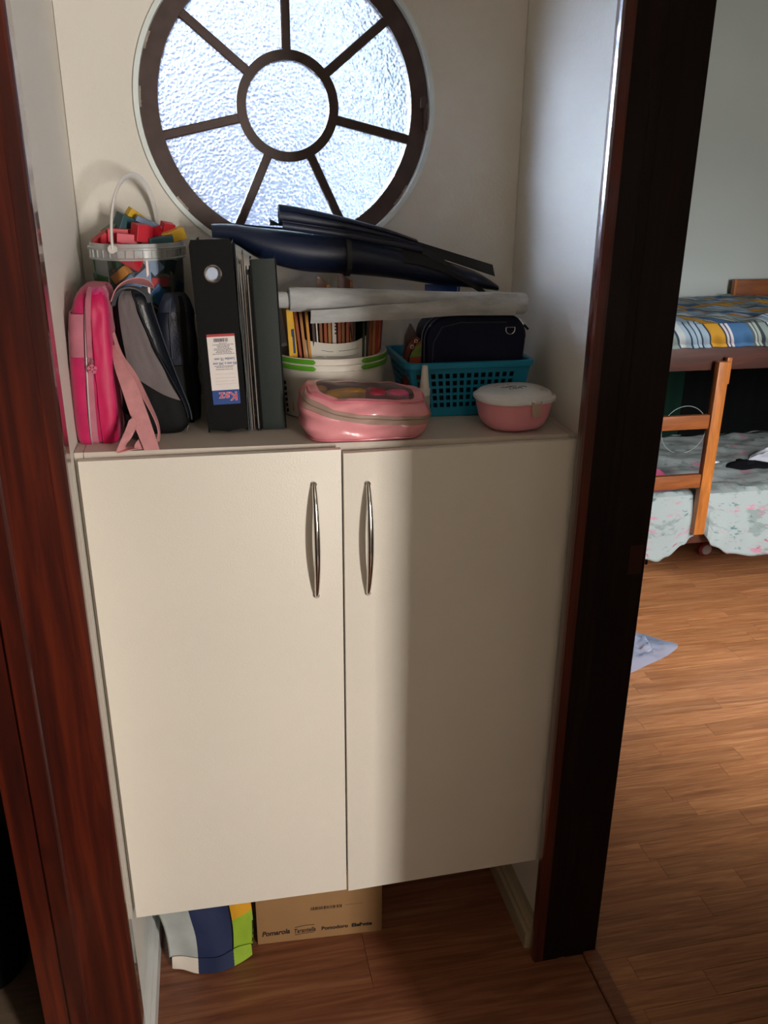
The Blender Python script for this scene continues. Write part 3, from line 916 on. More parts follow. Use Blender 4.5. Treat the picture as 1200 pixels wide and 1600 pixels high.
# the ones that show through the front of the tub
def fr(px, z):  # point just inside the front of the tub
    r = 0.0600 + 0.008 * (z - bz) / 0.31
    dx = px
    return (bx + dx, by - math.sqrt(max(r * r - dx * dx, 0.0001)), z)
for dx, z, kind, col, ry, lab, s in (
        (-0.012, 1.5585, 'brick', 'red', 0.5, 'red block showing through the bucket front under the rim', 1.25),
        (-0.029, 1.527, 'brick', 'orange', -0.6, 'orange block showing through the bucket front', 0.8),
        (-0.020, 1.500, 'brick', 'slate', -0.75, 'large slate blue block below the orange one in the bucket', 1.35),
        (0.012, 1.517, 'wedge', 'slate', 2.5, 'slate blue wedge beside the seam of the bucket', 1.35),
        (0.036, 1.513, 'brick', 'red', 0.05, 'small red block right of the bucket seam', 0.8),
        (0.049, 1.541, 'cube', 'teal', 0.3, 'teal block right of the seam under the bucket rim', 1.1),
        (-0.0535, 1.510, 'cube', 'green', 0.1, 'green block at the left inside of the bucket', 1.25),
        (-0.050, 1.4725, 'brick', 'blue', 0.1, 'dark blue block low at the left inside of the bucket', 1.2),
        (0.010, 1.4800, 'cube', 'green', 0.2, 'green block low beside the bucket seam', 1.1),
        (0.046, 1.4770, 'brick', 'teal', 1.4, 'teal block low at the right inside of the bucket', 1.2),
        (-0.050, 1.5500, 'brick', 'green', 0.1, 'green block under the rim at the left of the bucket', 1.0),
        (-0.0665, 1.5420, 'cube', 'green', 0.1, 'green block against the left wall of the bucket under the rim', 1.15),
        (-0.0680, 1.5080, 'cube', 'green', 0.3, 'second green block down the left wall of the bucket', 1.15),
        (0.022, 1.5530, 'brick', 'slate', 0.9, 'slate blue block under the rim right of the bucket seam', 1.2),
        (-0.030, 1.4620, 'cube', 'teal', 0.4, 'dark teal block deep in the bucket above the backpack strap', 1.15),
        (0.030, 1.4900, 'cube', 'blue', 0.8, 'dark blue block deep in the bucket right of the seam', 1.2),
        (-0.012, 1.4500, 'brick', 'blue', 0.2, 'dark blue block below the green one at the bucket seam', 1.3),
        (0.060, 1.4990, 'cube', 'blue', 0.4, 'dark blue block at the right edge inside the bucket', 1.1),
        (0.028, 1.4480, 'brick', 'green', 0.2, 'dark green block low in the bucket behind the navy rucksack', 1.3),
        (-0.062, 1.4420, 'cube', 'green', 0.3, 'green block at the lower left of the bucket', 1.2)):
    p = fr(dx, z)
    toy(kind, col, p, (0.1, ry, math.atan2(dx, p[1] * -1 + by) * 1.0), lab, s)
# the heap above the rim
for x, y, z, kind, col, rot, lab, s in (
        (-0.393, 0.290, 1.5865, 'wedge', 'red', (0.2, 0.25, 0.3), 'red wedge block at the left end of the heap', 0.95),
        (-0.360, 0.290, 1.5895, 'brick', 'red', (0, 0.05, 0.2), 'flat red block behind the bucket handle', 1.2),
        (-0.352, 0.305, 1.6075, 'cube', 'teal', (0.2, 0.35, 0.5), 'dark teal block high on the heap', 1.35),
        (-0.376, 0.312, 1.6000, 'wedge', 'green', (0.2, 0.3, 0.3), 'dark green block half hidden by the bucket handle', 1.0),
        (-0.334, 0.318, 1.6240, 'brick', 'yellow', (0.3, 0.55, 0.6), 'yellow block on the very top of the heap', 0.75),
        (-0.310, 0.300, 1.6110, 'plank', 'slate', (0.15, 0.45, 0.2), 'slate blue plank sloping down the top of the heap', 0.95),
        (-0.322, 0.262, 1.5960, 'cube', 'red', (0.15, 0.12, 0.5), 'largest red cube at the middle of the heap', 1.15),
        (-0.297, 0.285, 1.5930, 'wedge', 'red', (0.1, 0.3, -0.3), 'red wedge right of the large red cube', 1.1),
        (-0.349, 0.260, 1.5860, 'brick', 'pink', (0, 0.1, 0.1), 'pinkish red block at the front of the heap', 0.8),
        (-0.277, 0.302, 1.6010, 'cube', 'red', (0.2, 0.2, 0.4), 'small red cube next to the yellow block on the right', 0.85),
        (-0.2670, 0.290, 1.5890, 'brick', 'yellow', (0.15, -0.3, 0.25), 'yellow block at the right end of the heap', 1.0),
        (-0.288, 0.262, 1.5790, 'brick', 'teal', (0.1, -0.1, 0.1), 'teal block at the right front of the heap', 1.0),
        (-0.300, 0.335, 1.5900, 'cube', 'blue', (0.1, 0.2, 0.2), 'blue cube at the back of the heap', 1.1),
        (-0.345, 0.345, 1.5900, 'cube', 'green', (0.1, 0.2, 0.7), 'green cube at the back of the heap', 1.1)):
    toy(kind, col, (x - 0.001, y + 0.022, z + 0.003), rot, lab, s)

# ---- black lever arch file
def tilt_mtx(x, y, z, ry, yaw=0.0):
    return Matrix.Translation((x, y, z)) @ Matrix.Rotation(yaw, 4, 'Z') @ Matrix.Rotation(ry, 4, 'Y')
M['file_black'] = pmat('black_file_board', '#0b0b0d', 0.55, spec=0.15, var=0.1, vscale=40, bump=0.2, bscale=900)
M['file_edge'] = pmat('file_board_edge', '#2a2a2d', 0.4)
M['file_green'] = pmat('dark_grey_file_board', '#2a312f', 0.55, spec=0.25, var=0.08, bump=0.2, bscale=900)
M['paper'] = pmat('white_paper', '#d8d5cd', 0.8, var=0.05)
fi = thing('lever_arch_file', 'black lever arch file with a spine ring hole and an upside-down white label', 'binder', (-0.19, 0.15, ztop(-0.19)))
FW, FH, FD = 0.0715, 0.3335, 0.270
fm = tilt_mtx(-0.2270, 0.1050, ztop(-0.20) + 0.0028, -0.034, -0.055)
def fbox(c, s, bev=0.001):
    return MB().box(c, s, bev=bev).xform(fm)
def spine_board():
    mb = holed_wall(0.0, FW, 0.0, FH, 0.0, 0.003, FW / 2, FH - 0.056, 0.0125, 48)
    return mb.xform(fm)
part('spine', spine_board(), 'file_black', fi, smooth=False)
part('cover', fbox((0.0013, FD / 2, FH / 2 - 0.005), (0.0026, FD, FH - 0.010)), 'file_black', fi)
part('cover', fbox((FW - 0.0013, FD / 2 + 0.001, FH / 2 - 0.005), (0.0026, FD, FH - 0.010)), 'file_black', fi)
part('paper_stack', fbox((FW / 2, FD / 2 + 0.012, FH / 2 - 0.003), (FW - 0.016, FD - 0.045, FH - 0.025)), 'paper', fi)
mb = MB(); prof = [(0.0110, 0.0005), (0.0110, -0.0012), (0.0128, -0.0020), (0.0150, -0.0006), (0.0150, 0.0004)]
mb.lathe([(r, -z) for r, z in prof], (0, 0, 0), 40).xform(fm @ Matrix.Translation((FW / 2, 0, FH - 0.056)) @ Matrix.Rotation(PI / 2, 4, 'X'))
part('finger_ring', mb, 'steel', fi)
mb = MB().lathe([(0.0, 0.0), (0.0124, 0.0), (0.0124, 0.001), (0.0, 0.001)], (0, 0, 0), 32)
bmesh.ops.remove_doubles(mb.bm, verts=mb.bm.verts[:], dist=1e-6)
mb.xform(fm @ Matrix.Translation((FW / 2, 0.006, FH - 0.056)) @ Matrix.Rotation(PI / 2, 4, 'X'))
part('hole_backing', mb, pmat('pale_blue_lining', '#b9c6dd', 0.6), fi)
# label, pasted upside down
lx0, lx1, lz0, lz1 = 0.0140, 0.0620, 0.0510, 0.1760
lb = part('label', fbox(((lx0 + lx1) / 2, -0.0004, (lz0 + 0.026 + lz1) / 2), (lx1 - lx0, 0.0006, lz1 - lz0 - 0.026), 0), pmat('label_paper', '#e3dcda', 0.6), fi, label='white label printed in small lettering')
part('label_band', fbox(((lx0 + lx1) / 2 + 0.0002, -0.0004, lz0 + 0.013), (lx1 - lx0, 0.0006, 0.026), 0), pmat('label_blue', '#24478c', 0.5), lb)
part('label_stripe', fbox(((lx0 + lx1) / 2, -0.0008, lz1 - 0.0022), (lx1 - lx0, 0.0006, 0.0044), 0), pmat('label_red', '#b23a40', 0.5), lb)
ink = pmat('grey_ink', '#4b4c5c', 0.7)
inkb = pmat('blue_ink', '#5b6d9c', 0.7)
def ltext(s, size, x, z, m, sx=1.0, y=-0.0010, ex=0.0001, bold=0.0):
    mt = fm @ Matrix.Translation((x, y, z)) @ Matrix.Rotation(PI / 2, 4, 'X') @ Matrix.Rotation(PI, 4, 'Z')
    part('lettering', text_mesh(s, size, mt, ex, sx=sx, bold=bold), m, lb, smooth=False)
lc = (lx0 + lx1) / 2
ltext('Kaz', 0.0215, lc + 0.004, lz0 + 0.0150, pmat('white_outline', '#e6c8d2', 0.5), 1.0, -0.0010, 0.0001, 0.0006)
ltext('Kaz', 0.0215, lc + 0.004, lz0 + 0.0150, pmat('crimson_ink', '#c21f45', 0.5), 1.0, -0.0014, 0.0001, 0.0)
ltext('Lombo 75 mm', 0.0070, lc + 0.003, lz1 - 0.0435, inkb, 0.85, bold=0.0001)
ltext('285 mm x 345 mm', 0.0066, lc + 0.004, lz1 - 0.0515, inkb, 0.85, bold=0.0001)
mb = MB(); x = lc - 0.012
while x < lc + 0.012:
    w = rnd.choice((0.0004, 0.0007, 0.001)); mb.box((x, -0.0009, lz1 - 0.0105), (w, 0.0003, 0.0062)); x += w + rnd.choice((0.0004, 0.0007))
part('barcode', mb.xform(fm), ink, lb, smooth=False)
mb = MB()
for i, (w, dz) in enumerate(((0.012, 16.0), (0.034, 18.4), (0.020, 20.8), (0.018, 23.0), (0.030, 25.4), (0.031, 27.6), (0.022, 29.8), (0.026, 32.0), (0.036, 34.6), (0.034, 56.0), (0.029, 58.4), (0.030, 62.0))):
    x = lc + 0.002 - w / 2
    while x < lc + 0.002 + w / 2:
        l = rnd.uniform(0.0012, 0.004); mb.box((x + l / 2, -0.0009, lz1 - dz / 1000), (l, 0.0003, 0.0009)); x += l + 0.0008
o = part('small_print', mb.xform(fm), ink, lb, smooth=False); o['kind'] = 'stuff'
mb = MB()
for dz in (70, 77, 83, 88):
    mb.box((lc + 0.002, -0.0009, lz1 - dz / 1000), (0.036, 0.0002, 0.0004))
part('ruled_line', mb.xform(fm), pmat('faint_line', '#c9aeb0', 0.7), lb, smooth=False)

# ---- plastic sleeves, thin folder and second file to its right
sl = thing('sleeve_folder', 'thin folder bulging with clear plastic sleeves right beside the labelled file', 'folder', (-0.150, 0.20, ztop(-0.15)))
sm_ = tilt_mtx(-0.1545, 0.1120, ztop(-0.15) + 0.0005, -0.024, -0.055)
for k in range(5):
    mb = MB()
    w0 = 0.0018 * k
    mb.grid(lambda u, v: Vector((0.001 + w0 + 0.0016 * math.sin(v * 7 + k) * v, 0.004 + 0.11 * u + 0.003 * math.sin(v * 5 + k * 2), 0.001 + (0.303 - 0.004 * k) * v)), 4, 14, 0.0004)
    part('sleeve', mb.xform(sm_), 'sleeve', sl)
part('sheet_stack', MB().box((0.0075, 0.060, 0.148), (0.0020, 0.10, 0.295)).xform(sm_), 'paper', sl)
part('cover', MB().box((0.0115, 0.060, 0.156), (0.0020, 0.116, 0.311), bev=0.0006).xform(sm_), pmat('taupe_card', '#6b5c56', 0.6), sl)
tf = thing('thin_folder', 'thin black folder squeezed between the sleeves and the dark grey file', 'folder', (-0.139, 0.22, ztop(-0.14)))
tm = tilt_mtx(-0.1385, 0.1150, ztop(-0.14) + 0.0005, -0.026, -0.055)
part('cover', MB().box((0.0010, 0.055, 0.142), (0.0018, 0.11, 0.284), bev=0.0006).xform(tm), 'file_black', tf)
part('cover', MB().box((0.0068, 0.055, 0.142), (0.0018, 0.11, 0.284), bev=0.0006).xform(tm), 'file_black', tf)
part('sheet_stack', MB().box((0.0039, 0.055, 0.140), (0.0030, 0.10, 0.275)).xform(tm), pmat('sheet_edges', '#8f8b85', 0.7), tf)
gf = thing('box_file', 'dark grey unlabelled file at the right end of the row', 'binder', (-0.11, 0.22, ztop(-0.11)))
gm = tilt_mtx(-0.1275, 0.1195, ztop(-0.11) + 0.0015, -0.0250, -0.055)
GW, GH = 0.0405, 0.303
part('spine', MB().box((GW / 2, 0.0015, GH / 2), (GW, 0.003, GH), bev=0.0008).xform(gm), 'file_green', gf)
part('cover', MB().box((-0.0015, 0.043, GH / 2), (0.0026, 0.086, GH - 0.002), bev=0.0008).xform(gm), 'file_black', gf)
part('cover', MB().box((GW + 0.0014, 0.043, GH / 2), (0.0026, 0.086, GH - 0.002), bev=0.0008).xform(gm), 'file_black', gf)
part('paper_stack', MB().box((GW / 2, 0.045, GH / 2 - 0.003), (GW - 0.008, 0.075, GH - 0.02)).xform(gm), 'paper', gf)

# ---- rolls -------------------------------------------------------------
def rolled(secs, turns, thick, gap, n=26, per=34, a0=0.0, sgn=1):
    """loose roll along secs = [(x,y,z,ry,rz)...]; the sheet spirals outward and ends at angle a0"""
    A = catmull([s[:3] for s in secs], n)
    B = catmull([(s[3], s[4], 0) for s in secs], n)
    N = int(per * turns)
    mb = MB()
    def fn(u, v):
        i = min(int(round(v * (n - 1))), n - 1)
        th = a0 - sgn * 2 * PI * turns * (1 - u)
        rho = 1 - gap * turns * (1 - u)
        return A[i] + Vector((0, B[i].x * rho * math.cos(th), B[i].y * rho * math.sin(th)))
    mb.grid(fn, N, n, thick)
    return mb
M['vinyl'] = pmat('midnight_blue_vinyl', '#16213a', 0.36, var=0.15, vscale=9, bump=0.15, bscale=500)
M['vinyl_back'] = pmat('black_vinyl_back', '#101114', 0.6, bump=0.3, bscale=500)
vr = thing('vinyl_roll', 'large loose roll of midnight blue vinyl resting on the files', 'roll', (0.08, 0.25, 1.53))
part('outer_sheet', rolled([(-0.200, 0.285, 1.6080, 0.022, 0.0140), (-0.165, 0.285, 1.6050, 0.028, 0.0175), (-0.115, 0.285, 1.5865, 0.040, 0.0320), (-0.040, 0.285, 1.5720, 0.046, 0.0405), (0.05, 0.285, 1.5640, 0.046, 0.0400),
                           (0.15, 0.285, 1.5480, 0.043, 0.0340), (0.24, 0.285, 1.5280, 0.038, 0.0270), (0.32, 0.285, 1.5110, 0.030, 0.0170), (0.362, 0.285, 1.4960, 0.022, 0.0070)], 1.75, 0.0016, 0.16, 40, a0=1.2), 'vinyl', vr)
part('inner_fold', MB().grid(lambda u, v: Vector((0.16 + 0.18 * u, 0.245 + 0.02 * v, 1.5500 + 0.010 * v - 0.090 * u * u * .6 - 0.02 * u + 0.018 * v * (1 - u))), 14, 6, 0.0016), 'vinyl_back', vr)
mb = MB()
n = 40
pts = [(0.0535, 0.285 + 0.0472 * math.cos(2 * PI * k / n), 1.5637 + 0.0415 * math.sin(2 * PI * k / n)) for k in range(n)]
mb.grid(lambda u, v: Vector(pts[int(round(u * n)) % n]) + Vector((0.0095 * (v - .5), 0, 0)), n, 3, 0.0012, closed_u=True)
part('elastic_band', mb, pmat('grey_elastic', '#3a3d3f', 0.7), vr)
# folded sheet lying on the roll
vs = thing('vinyl_sheet', 'narrow folded midnight blue vinyl sheet with a pointed end lying on the large roll', 'sheet', (0.1, 0.235, 1.60))
part('fold', rolled([(-0.076, 0.232, 1.6310, 0.018, 0.0210), (-0.04, 0.232, 1.6270, 0.019, 0.0200), (0.05, 0.232, 1.6120, 0.019, 0.0165), (0.13, 0.232, 1.5950, 0.018, 0.0125), (0.190, 0.232, 1.5800, 0.017, 0.0075)], 1.9, 0.0013, 0.2, 30, a0=2.6), 'vinyl', vs)
part('fold', rolled([(-0.072, 0.196, 1.6150, 0.006, 0.0085), (0.02, 0.196, 1.6020, 0.006, 0.0080), (0.11, 0.196, 1.5870, 0.006, 0.0080), (0.193, 0.196, 1.5715, 0.006, 0.0085)], 1.6, 0.0012, 0.22, 26, a0=1.8), 'vinyl', vs)
def tip(u, v):
    x = 0.175 + 0.172 * u
    top = 1.5880 - 0.0500 * u
    bot = 1.5720 - 0.0540 * u
    return Vector((x, 0.222 - 0.03 * u * (1 - v) * .4 + 0.006 * v, bot + (top - bot) * v))
part('flat_end', MB().grid(tip, 16, 6, 0.0014), 'vinyl_back', vs)
mb = MB().grid(lambda u, v: Vector((0.185 + 0.098 * u, 0.196 + 0.004 * v, 1.5750 - 0.052 * u + (0.009 - 0.008 * u) * (v - .5) * 2)), 12, 4, 0.0012)
part('corner', mb, 'vinyl_back', vs)
mb = MB().grid(lambda u, v: Vector((-0.092 + 0.018 * u, 0.240, 1.6130 + (0.012 - 0.009 * u) * v)), 4, 4, 0.001)
part('corner', mb, 'vinyl_back', vs)

for o_ in (vr, vs):
    o_.location = Vector(o_.location) + Vector((0.004, 0.0 if o_ is vr else 0.040, -0.006 if o_ is vr else -0.002))

# ---- grey felt roll with its loose flap
M['felt'] = pmat('grey_marled_felt', '#b4b7b9', 0.9, var=0.34, vscale=55, stretch=(0.3, 1, 1), bump=0.3, bscale=500, sheen=0.2)
gr_ = thing('felt_roll', 'pale grey felt roll lying across the paper tub and the navy case', 'roll', (0.15, 0.165, 1.478))
part('core_end', rolled([(-0.104, 0.170, 1.4890, 0.0155, 0.0155), (-0.065, 0.170, 1.4880, 0.0158, 0.0158)], 2.2, 0.0013, 0.12, 6, a0=0.4), 'felt', gr_)
part('outer_sheet', rolled([(-0.0660, 0.170, 1.4885, 0.0200, 0.0200), (-0.055, 0.170, 1.4885, 0.0210, 0.0210), (0.05, 0.170, 1.4855, 0.0205, 0.0200), (0.15, 0.170, 1.4815, 0.0195, 0.0190),
                            (0.25, 0.170, 1.4775, 0.0190, 0.0185), (0.33, 0.170, 1.4745, 0.0190, 0.0200), (0.378, 0.170, 1.4725, 0.0185, 0.0200), (0.388, 0.170, 1.4720, 0.0175, 0.0185)], 2.3, 0.0013, 0.09, 34, a0=-1.57, sgn=-1), 'felt', gr_)
def flap(u, v):
    x = -0.033 + 0.395 * u
    zt = interp([(0, 1.4720), (0.45, 1.4800), (0.85, 1.4930), (1, 1.4945)], u)
    zb_ = interp([(0, 1.4490), (0.45, 1.4520), (0.72, 1.4560), (1, 1.4530)], u)
    yy = 0.138 + 0.009 * (1 - u) * 0 - 0.004 * math.sin(PI * v) + interp([(0, 0.0), (0.7, 0.006), (1, 0.013)], u)
    return Vector((x + 0.002 * v, yy + 0.004 * v * (1 - u), zb_ + (zt - zb_) * v))
part('flap', MB().grid(flap, 40, 10, 0.0013), 'felt', gr_)

# ---- laundry tubs with green grips, full of papers
tx, ty = 0.0195, 0.268
tz = ztop(tx - 0.10) + 0.0003
M['tub_white'] = pmat('off_white_plastic', '#e0dad0', 0.4, var=0.05)
M['grip_green'] = pmat('leaf_green_plastic', '#5aa02c', 0.35)
def tub(name, label, z0, h, r0, rw, r1):
    t = thing(name, label, 'tub', (tx, ty, z0), 'nested white tubs with green grips')
    mb = MB().lathe([(0.0, 0.0), (r0 - 0.004, 0.0), (r0, 0.003), (rw, h - 0.0125), (r1 - 0.0008, h - 0.0120), (r1, h - 0.0110), (r1, h - 0.0015), (r1 - 0.001, h), (r1 - 0.004, h), (rw - 0.0030, h - 0.003), (rw - 0.0035, h - 0.013), (r0 - 0.003, 0.006), (0.0, 0.003)], (tx, ty, z0), 80)
    bmesh.ops.remove_doubles(mb.bm, verts=mb.bm.verts[:], dist=1e-6)
    part('wall', mb, 'tub_white', t)
    for a0, a1 in ((-2.98, -1.94), (-1.16, -0.16)):
        mb = MB()
        def g(u, v):
            a = a0 + (a1 - a0) * u
            e = min(u, 1 - u) * (a1 - a0) / 0.07
            hh = 0.0046 * (1 if e >= 1 else math.sqrt(max(0.0, 1 - (1 - e) ** 2)))
            rr = r1 + 0.0009 + 0.0010 * math.sin(PI * v)
            return Vector((tx + rr * math.cos(a), ty + rr * math.sin(a), z0 + h - 0.0060 + hh * (2 * v - 1)))
        mb.grid(g, 44, 6, 0.0016)
        part('grip', mb, 'grip_green', t)
    return t
t1 = tub('laundry_tub', 'white tub with green grips, the outer one of the nested pair', tz, 0.1075, 0.1035, 0.1110, 0.1135)
for a, z in ((-1.98, 0.060), (-1.12, 0.064)):
    r = 0.1095
    part('peg_hole', MB().box((tx + r * math.cos(a), ty + r * math.sin(a), tz + z), (0.004, 0.007, 0.006), rz(a)), pmat('tub_slot', '#4c3f3a', 0.8), t1)
for k in range(6):
    a = -2.62
    part('slot', MB().box((tx + (0.1050 + 0.0012 * k) * math.cos(a), ty + (0.1050 + 0.0012 * k) * math.sin(a), tz + 0.012 + 0.011 * k), (0.005, 0.0022, 0.006), rz(a)), 'black_fab', t1)
t2 = tub('laundry_tub', 'white tub with green grips nested inside the other and filled with papers', tz + 0.0095, 0.1105, 0.0955, 0.1040, 0.1141)

# papers and booklets standing in the tub, one by one
PC = {'cream': '#d9c7a0', 'tan': '#a8743f', 'brown': '#80502f', 'rust': '#93482a', 'yellow': '#d0a126', 'white': '#cfc8c0', 'rose': '#b5607a', 'green': '#243a2c', 'dark': '#3a2a2a', 'red': '#a5312a', 'amber': '#b9822f', 'violet': '#6a4258', 'orange': '#b85a28'}
PM = {k: pmat('cover_' + k, c, 0.65, var=0.15, vscale=50) for k, c in PC.items()}
bzt = tz + 0.0095 + 0.0045
def booklet(x, t, col, zt, lean, label, y0=None, edge='cream', yaw=0.0, name='booklet'):
    half = math.sqrt(max(0.094 ** 2 - (x - tx) ** 2, 0.0004)) - 0.006
    half = min(half, 0.075)
    y_0 = ty - half if y0 is None else y0
    d = ty + half - y_0
    h = zt - bzt
    o = thing(name, label, 'booklet', (x, y_0 + d / 2, bzt), 'papers standing in the tub')
    mt = Matrix.Translation((x, y_0 + d / 2, bzt)) @ Matrix.Rotation(yaw, 4, 'Z') @ Matrix.Rotation(lean, 4, 'Y')
    part('cover', MB().box((0, 0, h / 2), (t, d, h), bev=min(0.0006, t * .3), seg=1).xform(mt), PM[col], o, smooth=False)
    part('pages', MB().box((0, 0.0005, h / 2 + 0.0006), (t * 0.55, d - 0.002, h - 0.0012)).xform(mt), PM[edge], o, smooth=False)
    return o
row = [  # x, thickness, colour, top z, lean, edge colour, label
    (-0.0440, 0.0060, 'tan', 1.478, -0.12, 'cream', 'tan booklet curving at the left of the tub beside the yellow cover'),
    (-0.0365, 0.0050, 'rust', 1.480, -0.10, 'tan', 'rust brown booklet second of the curved ones in the tub'),
    (-0.0300, 0.0050, 'tan', 1.478, -0.09, 'amber', 'tan booklet third of the curved ones in the tub'),
    (-0.0235, 0.0050, 'amber', 1.476, -0.07, 'tan', 'amber booklet fourth of the curved ones in the tub'),
    (-0.0165, 0.0050, 'dark', 1.476, -0.05, 'brown', 'dark booklet before the first white spine'),
    (-0.0115, 0.0026, 'white', 1.478, -0.045, 'white', 'thin white booklet left of the centre of the tub'),
    (-0.0065, 0.0050, 'brown', 1.478, -0.03, 'tan', 'brown booklet right of the thin white one'),
    (0.0000, 0.0055, 'rust', 1.478, -0.02, 'brown', 'reddish brown booklet left of the lettered white spine'),
    (0.0065, 0.0055, 'tan', 1.510, -0.015, 'cream', 'taller tan booklet rising behind the grey roll'),
    (0.0140, 0.0070, 'white', 1.480, -0.012, 'white', 'white booklet with small dark marks on its spine in the middle of the tub'),
    (0.0215, 0.0055, 'rust', 1.478, 0.0, 'tan', 'rust booklet right of the lettered white spine'),
    (0.0280, 0.0055, 'brown', 1.480, 0.0, 'tan', 'brown booklet second to the right of the white spine'),
    (0.0345, 0.0055, 'rust', 1.478, 0.01, 'amber', 'rust booklet third to the right of the white spine'),
    (0.0410, 0.0050, 'brown', 1.516, 0.01, 'orange', 'tall brown booklet with an orange edge rising behind the grey roll'),
    (0.0475, 0.0050, 'dark', 1.478, 0.0, 'violet', 'dark booklet beside the slanting pink one'),
    (0.0560, 0.0030, 'rose', 1.474, -0.10, 'rose', 'slanting pink booklet in the tub'),
    (0.0625, 0.0045, 'green', 1.478, 0.02, 'cream', 'dark green booklet right of the slanting pink one'),
    (0.0690, 0.0050, 'dark', 1.478, 0.03, 'green', 'black booklet next to the dark green one'),
    (0.0755, 0.0055, 'rust', 1.480, 0.03, 'tan', 'rust booklet right of the black one'),
    (0.0820, 0.0055, 'tan', 1.478, 0.04, 'brown', 'tan booklet near the right end of the tub'),
    (0.0880, 0.0045, 'red', 1.478, 0.05, 'red', 'red booklet near the right end of the tub'),
    (0.0935, 0.0040, 'orange', 1.474, 0.06, 'cream', 'orange booklet at the right end of the tub'),
    (0.0985, 0.0030, 'violet', 1.472, 0.07, 'violet', 'thin violet booklet last at the right end of the tub')]
for x, t, col, zt, lean, edge, lab in row:
    x = -0.0440 + (x + 0.0440) * 1.09 + 0.001
    ob = booklet(x, t * 1.08, col, zt, lean, lab, edge=edge)
    if 'dark marks' in lab:
        for k, z in enumerate((1.440, 1.434, 1.428, 1.421)):
            part('spine_mark', MB().box((x + 0.0005, ty - 0.0755, z), (0.0026, 0.0014, 0.0032)), PM['dark'], ob, smooth=False)
booklet(-0.0690, 0.0035, 'cream', 1.478, -0.16, 'cream booklet leaning at the far left of the tub', edge='white')
booklet(-0.0645, 0.0025, 'cream', 1.476, -0.15, 'second cream booklet leaning at the left of the tub', edge='tan')
yc = thing('booklet', 'yellow picture booklet facing out at the left of the tub', 'booklet', (-0.054, 0.2075, bzt), 'papers standing in the tub')
mt = Matrix.Translation((-0.0540, 0.2055, bzt)) @ Matrix.Rotation(0.35, 4, 'Z') @ Matrix.Rotation(-0.05, 4, 'Y')
part('cover', MB().box((0, 0, 0.097), (0.0175, 0.004, 0.194), bev=0.0006).xform(mt), PM['yellow'], yc)
part('picture', MB().box((0.0010, -0.0022, 0.150), (0.0060, 0.0006, 0.014)).box((0.0020, -0.0022, 0.128), (0.0045, 0.0006, 0.034)).xform(mt), pmat('navy_print', '#1f3156', 0.6), yc, smooth=False)
part('picture', MB().box((0.0, -0.0022, 0.095), (0.0160, 0.0006, 0.014)).xform(mt), PM['orange'], yc, smooth=False)
# handwritten sheet tucked in front
hs = thing('paper_sheet', 'white sheet with handwriting standing at the front of the tub', 'paper', (0.02, 0.178, bzt), 'papers standing in the tub')
def sheet(u, v):
    x = -0.0420 + 0.1300 * u
    z0, z1 = 1.335, 1.4090 - 0.0060 * math.sin(PI * u) + (0.008 * max(0, u - 0.75) * 4 if u > 0.75 else 0) + (0.003 if u < 0.03 else 0)
    yy = ty - 0.0905 + 0.065 * abs((u - 0.46)) ** 2.0 * 1.5 + 0.002
    return Vector((x + 0.003 * v, yy + 0.004 * v, z0 + (z1 - z0) * v))
part('sheet', MB().grid(sheet, 30, 8, 0.0006), 'paper', hs)
mb = MB()
for (u0, u1, v, seed) in ((0.30, 0.42, 0.78, 1), (0.25, 0.30, 0.80, 2), (0.50, 0.80, 0.80, 3), (0.17, 0.28, 0.62, 4), (0.32, 0.80, 0.64, 5), (0.40, 0.76, 0.50, 6)):
    pts = []
    m_ = int((u1 - u0) * 110)
    for k in range(m_ + 1):
        u = u0 + (u1 - u0) * k / m_
        p = Vector(sheet(u, v + 0.035 * math.sin(k * 2.1 + seed) * mnoise.noise(Vector((k * .7, seed, 0)))))
        pts.append(p + Vector((0, -0.0007, 0)))
    mb.tube(pts, 0.00035, 4)
part('handwriting', mb, ink, hs, smooth=False)

# ---- blue perforated basket, its front wall cut with a grid of square holes
M['teal_blue'] = pmat('blue_basket_plastic', '#1486aa', 0.35, var=0.08, vscale=20)
ba = thing('basket', 'blue plastic basket with a grid of square holes', 'basket', (0.285, 0.25, ztop(0.285)))
B0 = ztop(0.179) + 0.0003
bt = Matrix.Translation((0, 0, 0))
BXB = (0.1790, 0.3870); BXT = (0.1580, 0.4060); BYF = (0.1740, 0.1630); BYB = (0.345, 0.358); BH = 0.104
def wall_pt(side, u, v):
    xl = BXB[0] + (BXT[0] - BXB[0]) * v; xr = BXB[1] + (BXT[1] - BXB[1]) * v
    yf = BYF[0] + (BYF[1] - BYF[0]) * v; yb = BYB[0] + (BYB[1] - BYB[0]) * v
    z = B0 + BH * v
    if side == 'f': return Vector((xl + (xr - xl) * u, yf, z))
    if side == 'b': return Vector((xr + (xl - xr) * u, yb, z))
    if side == 'l': return Vector((xl, yb + (yf - yb) * u, z))
    return Vector((xr, yf + (yb - yf) * u, z))
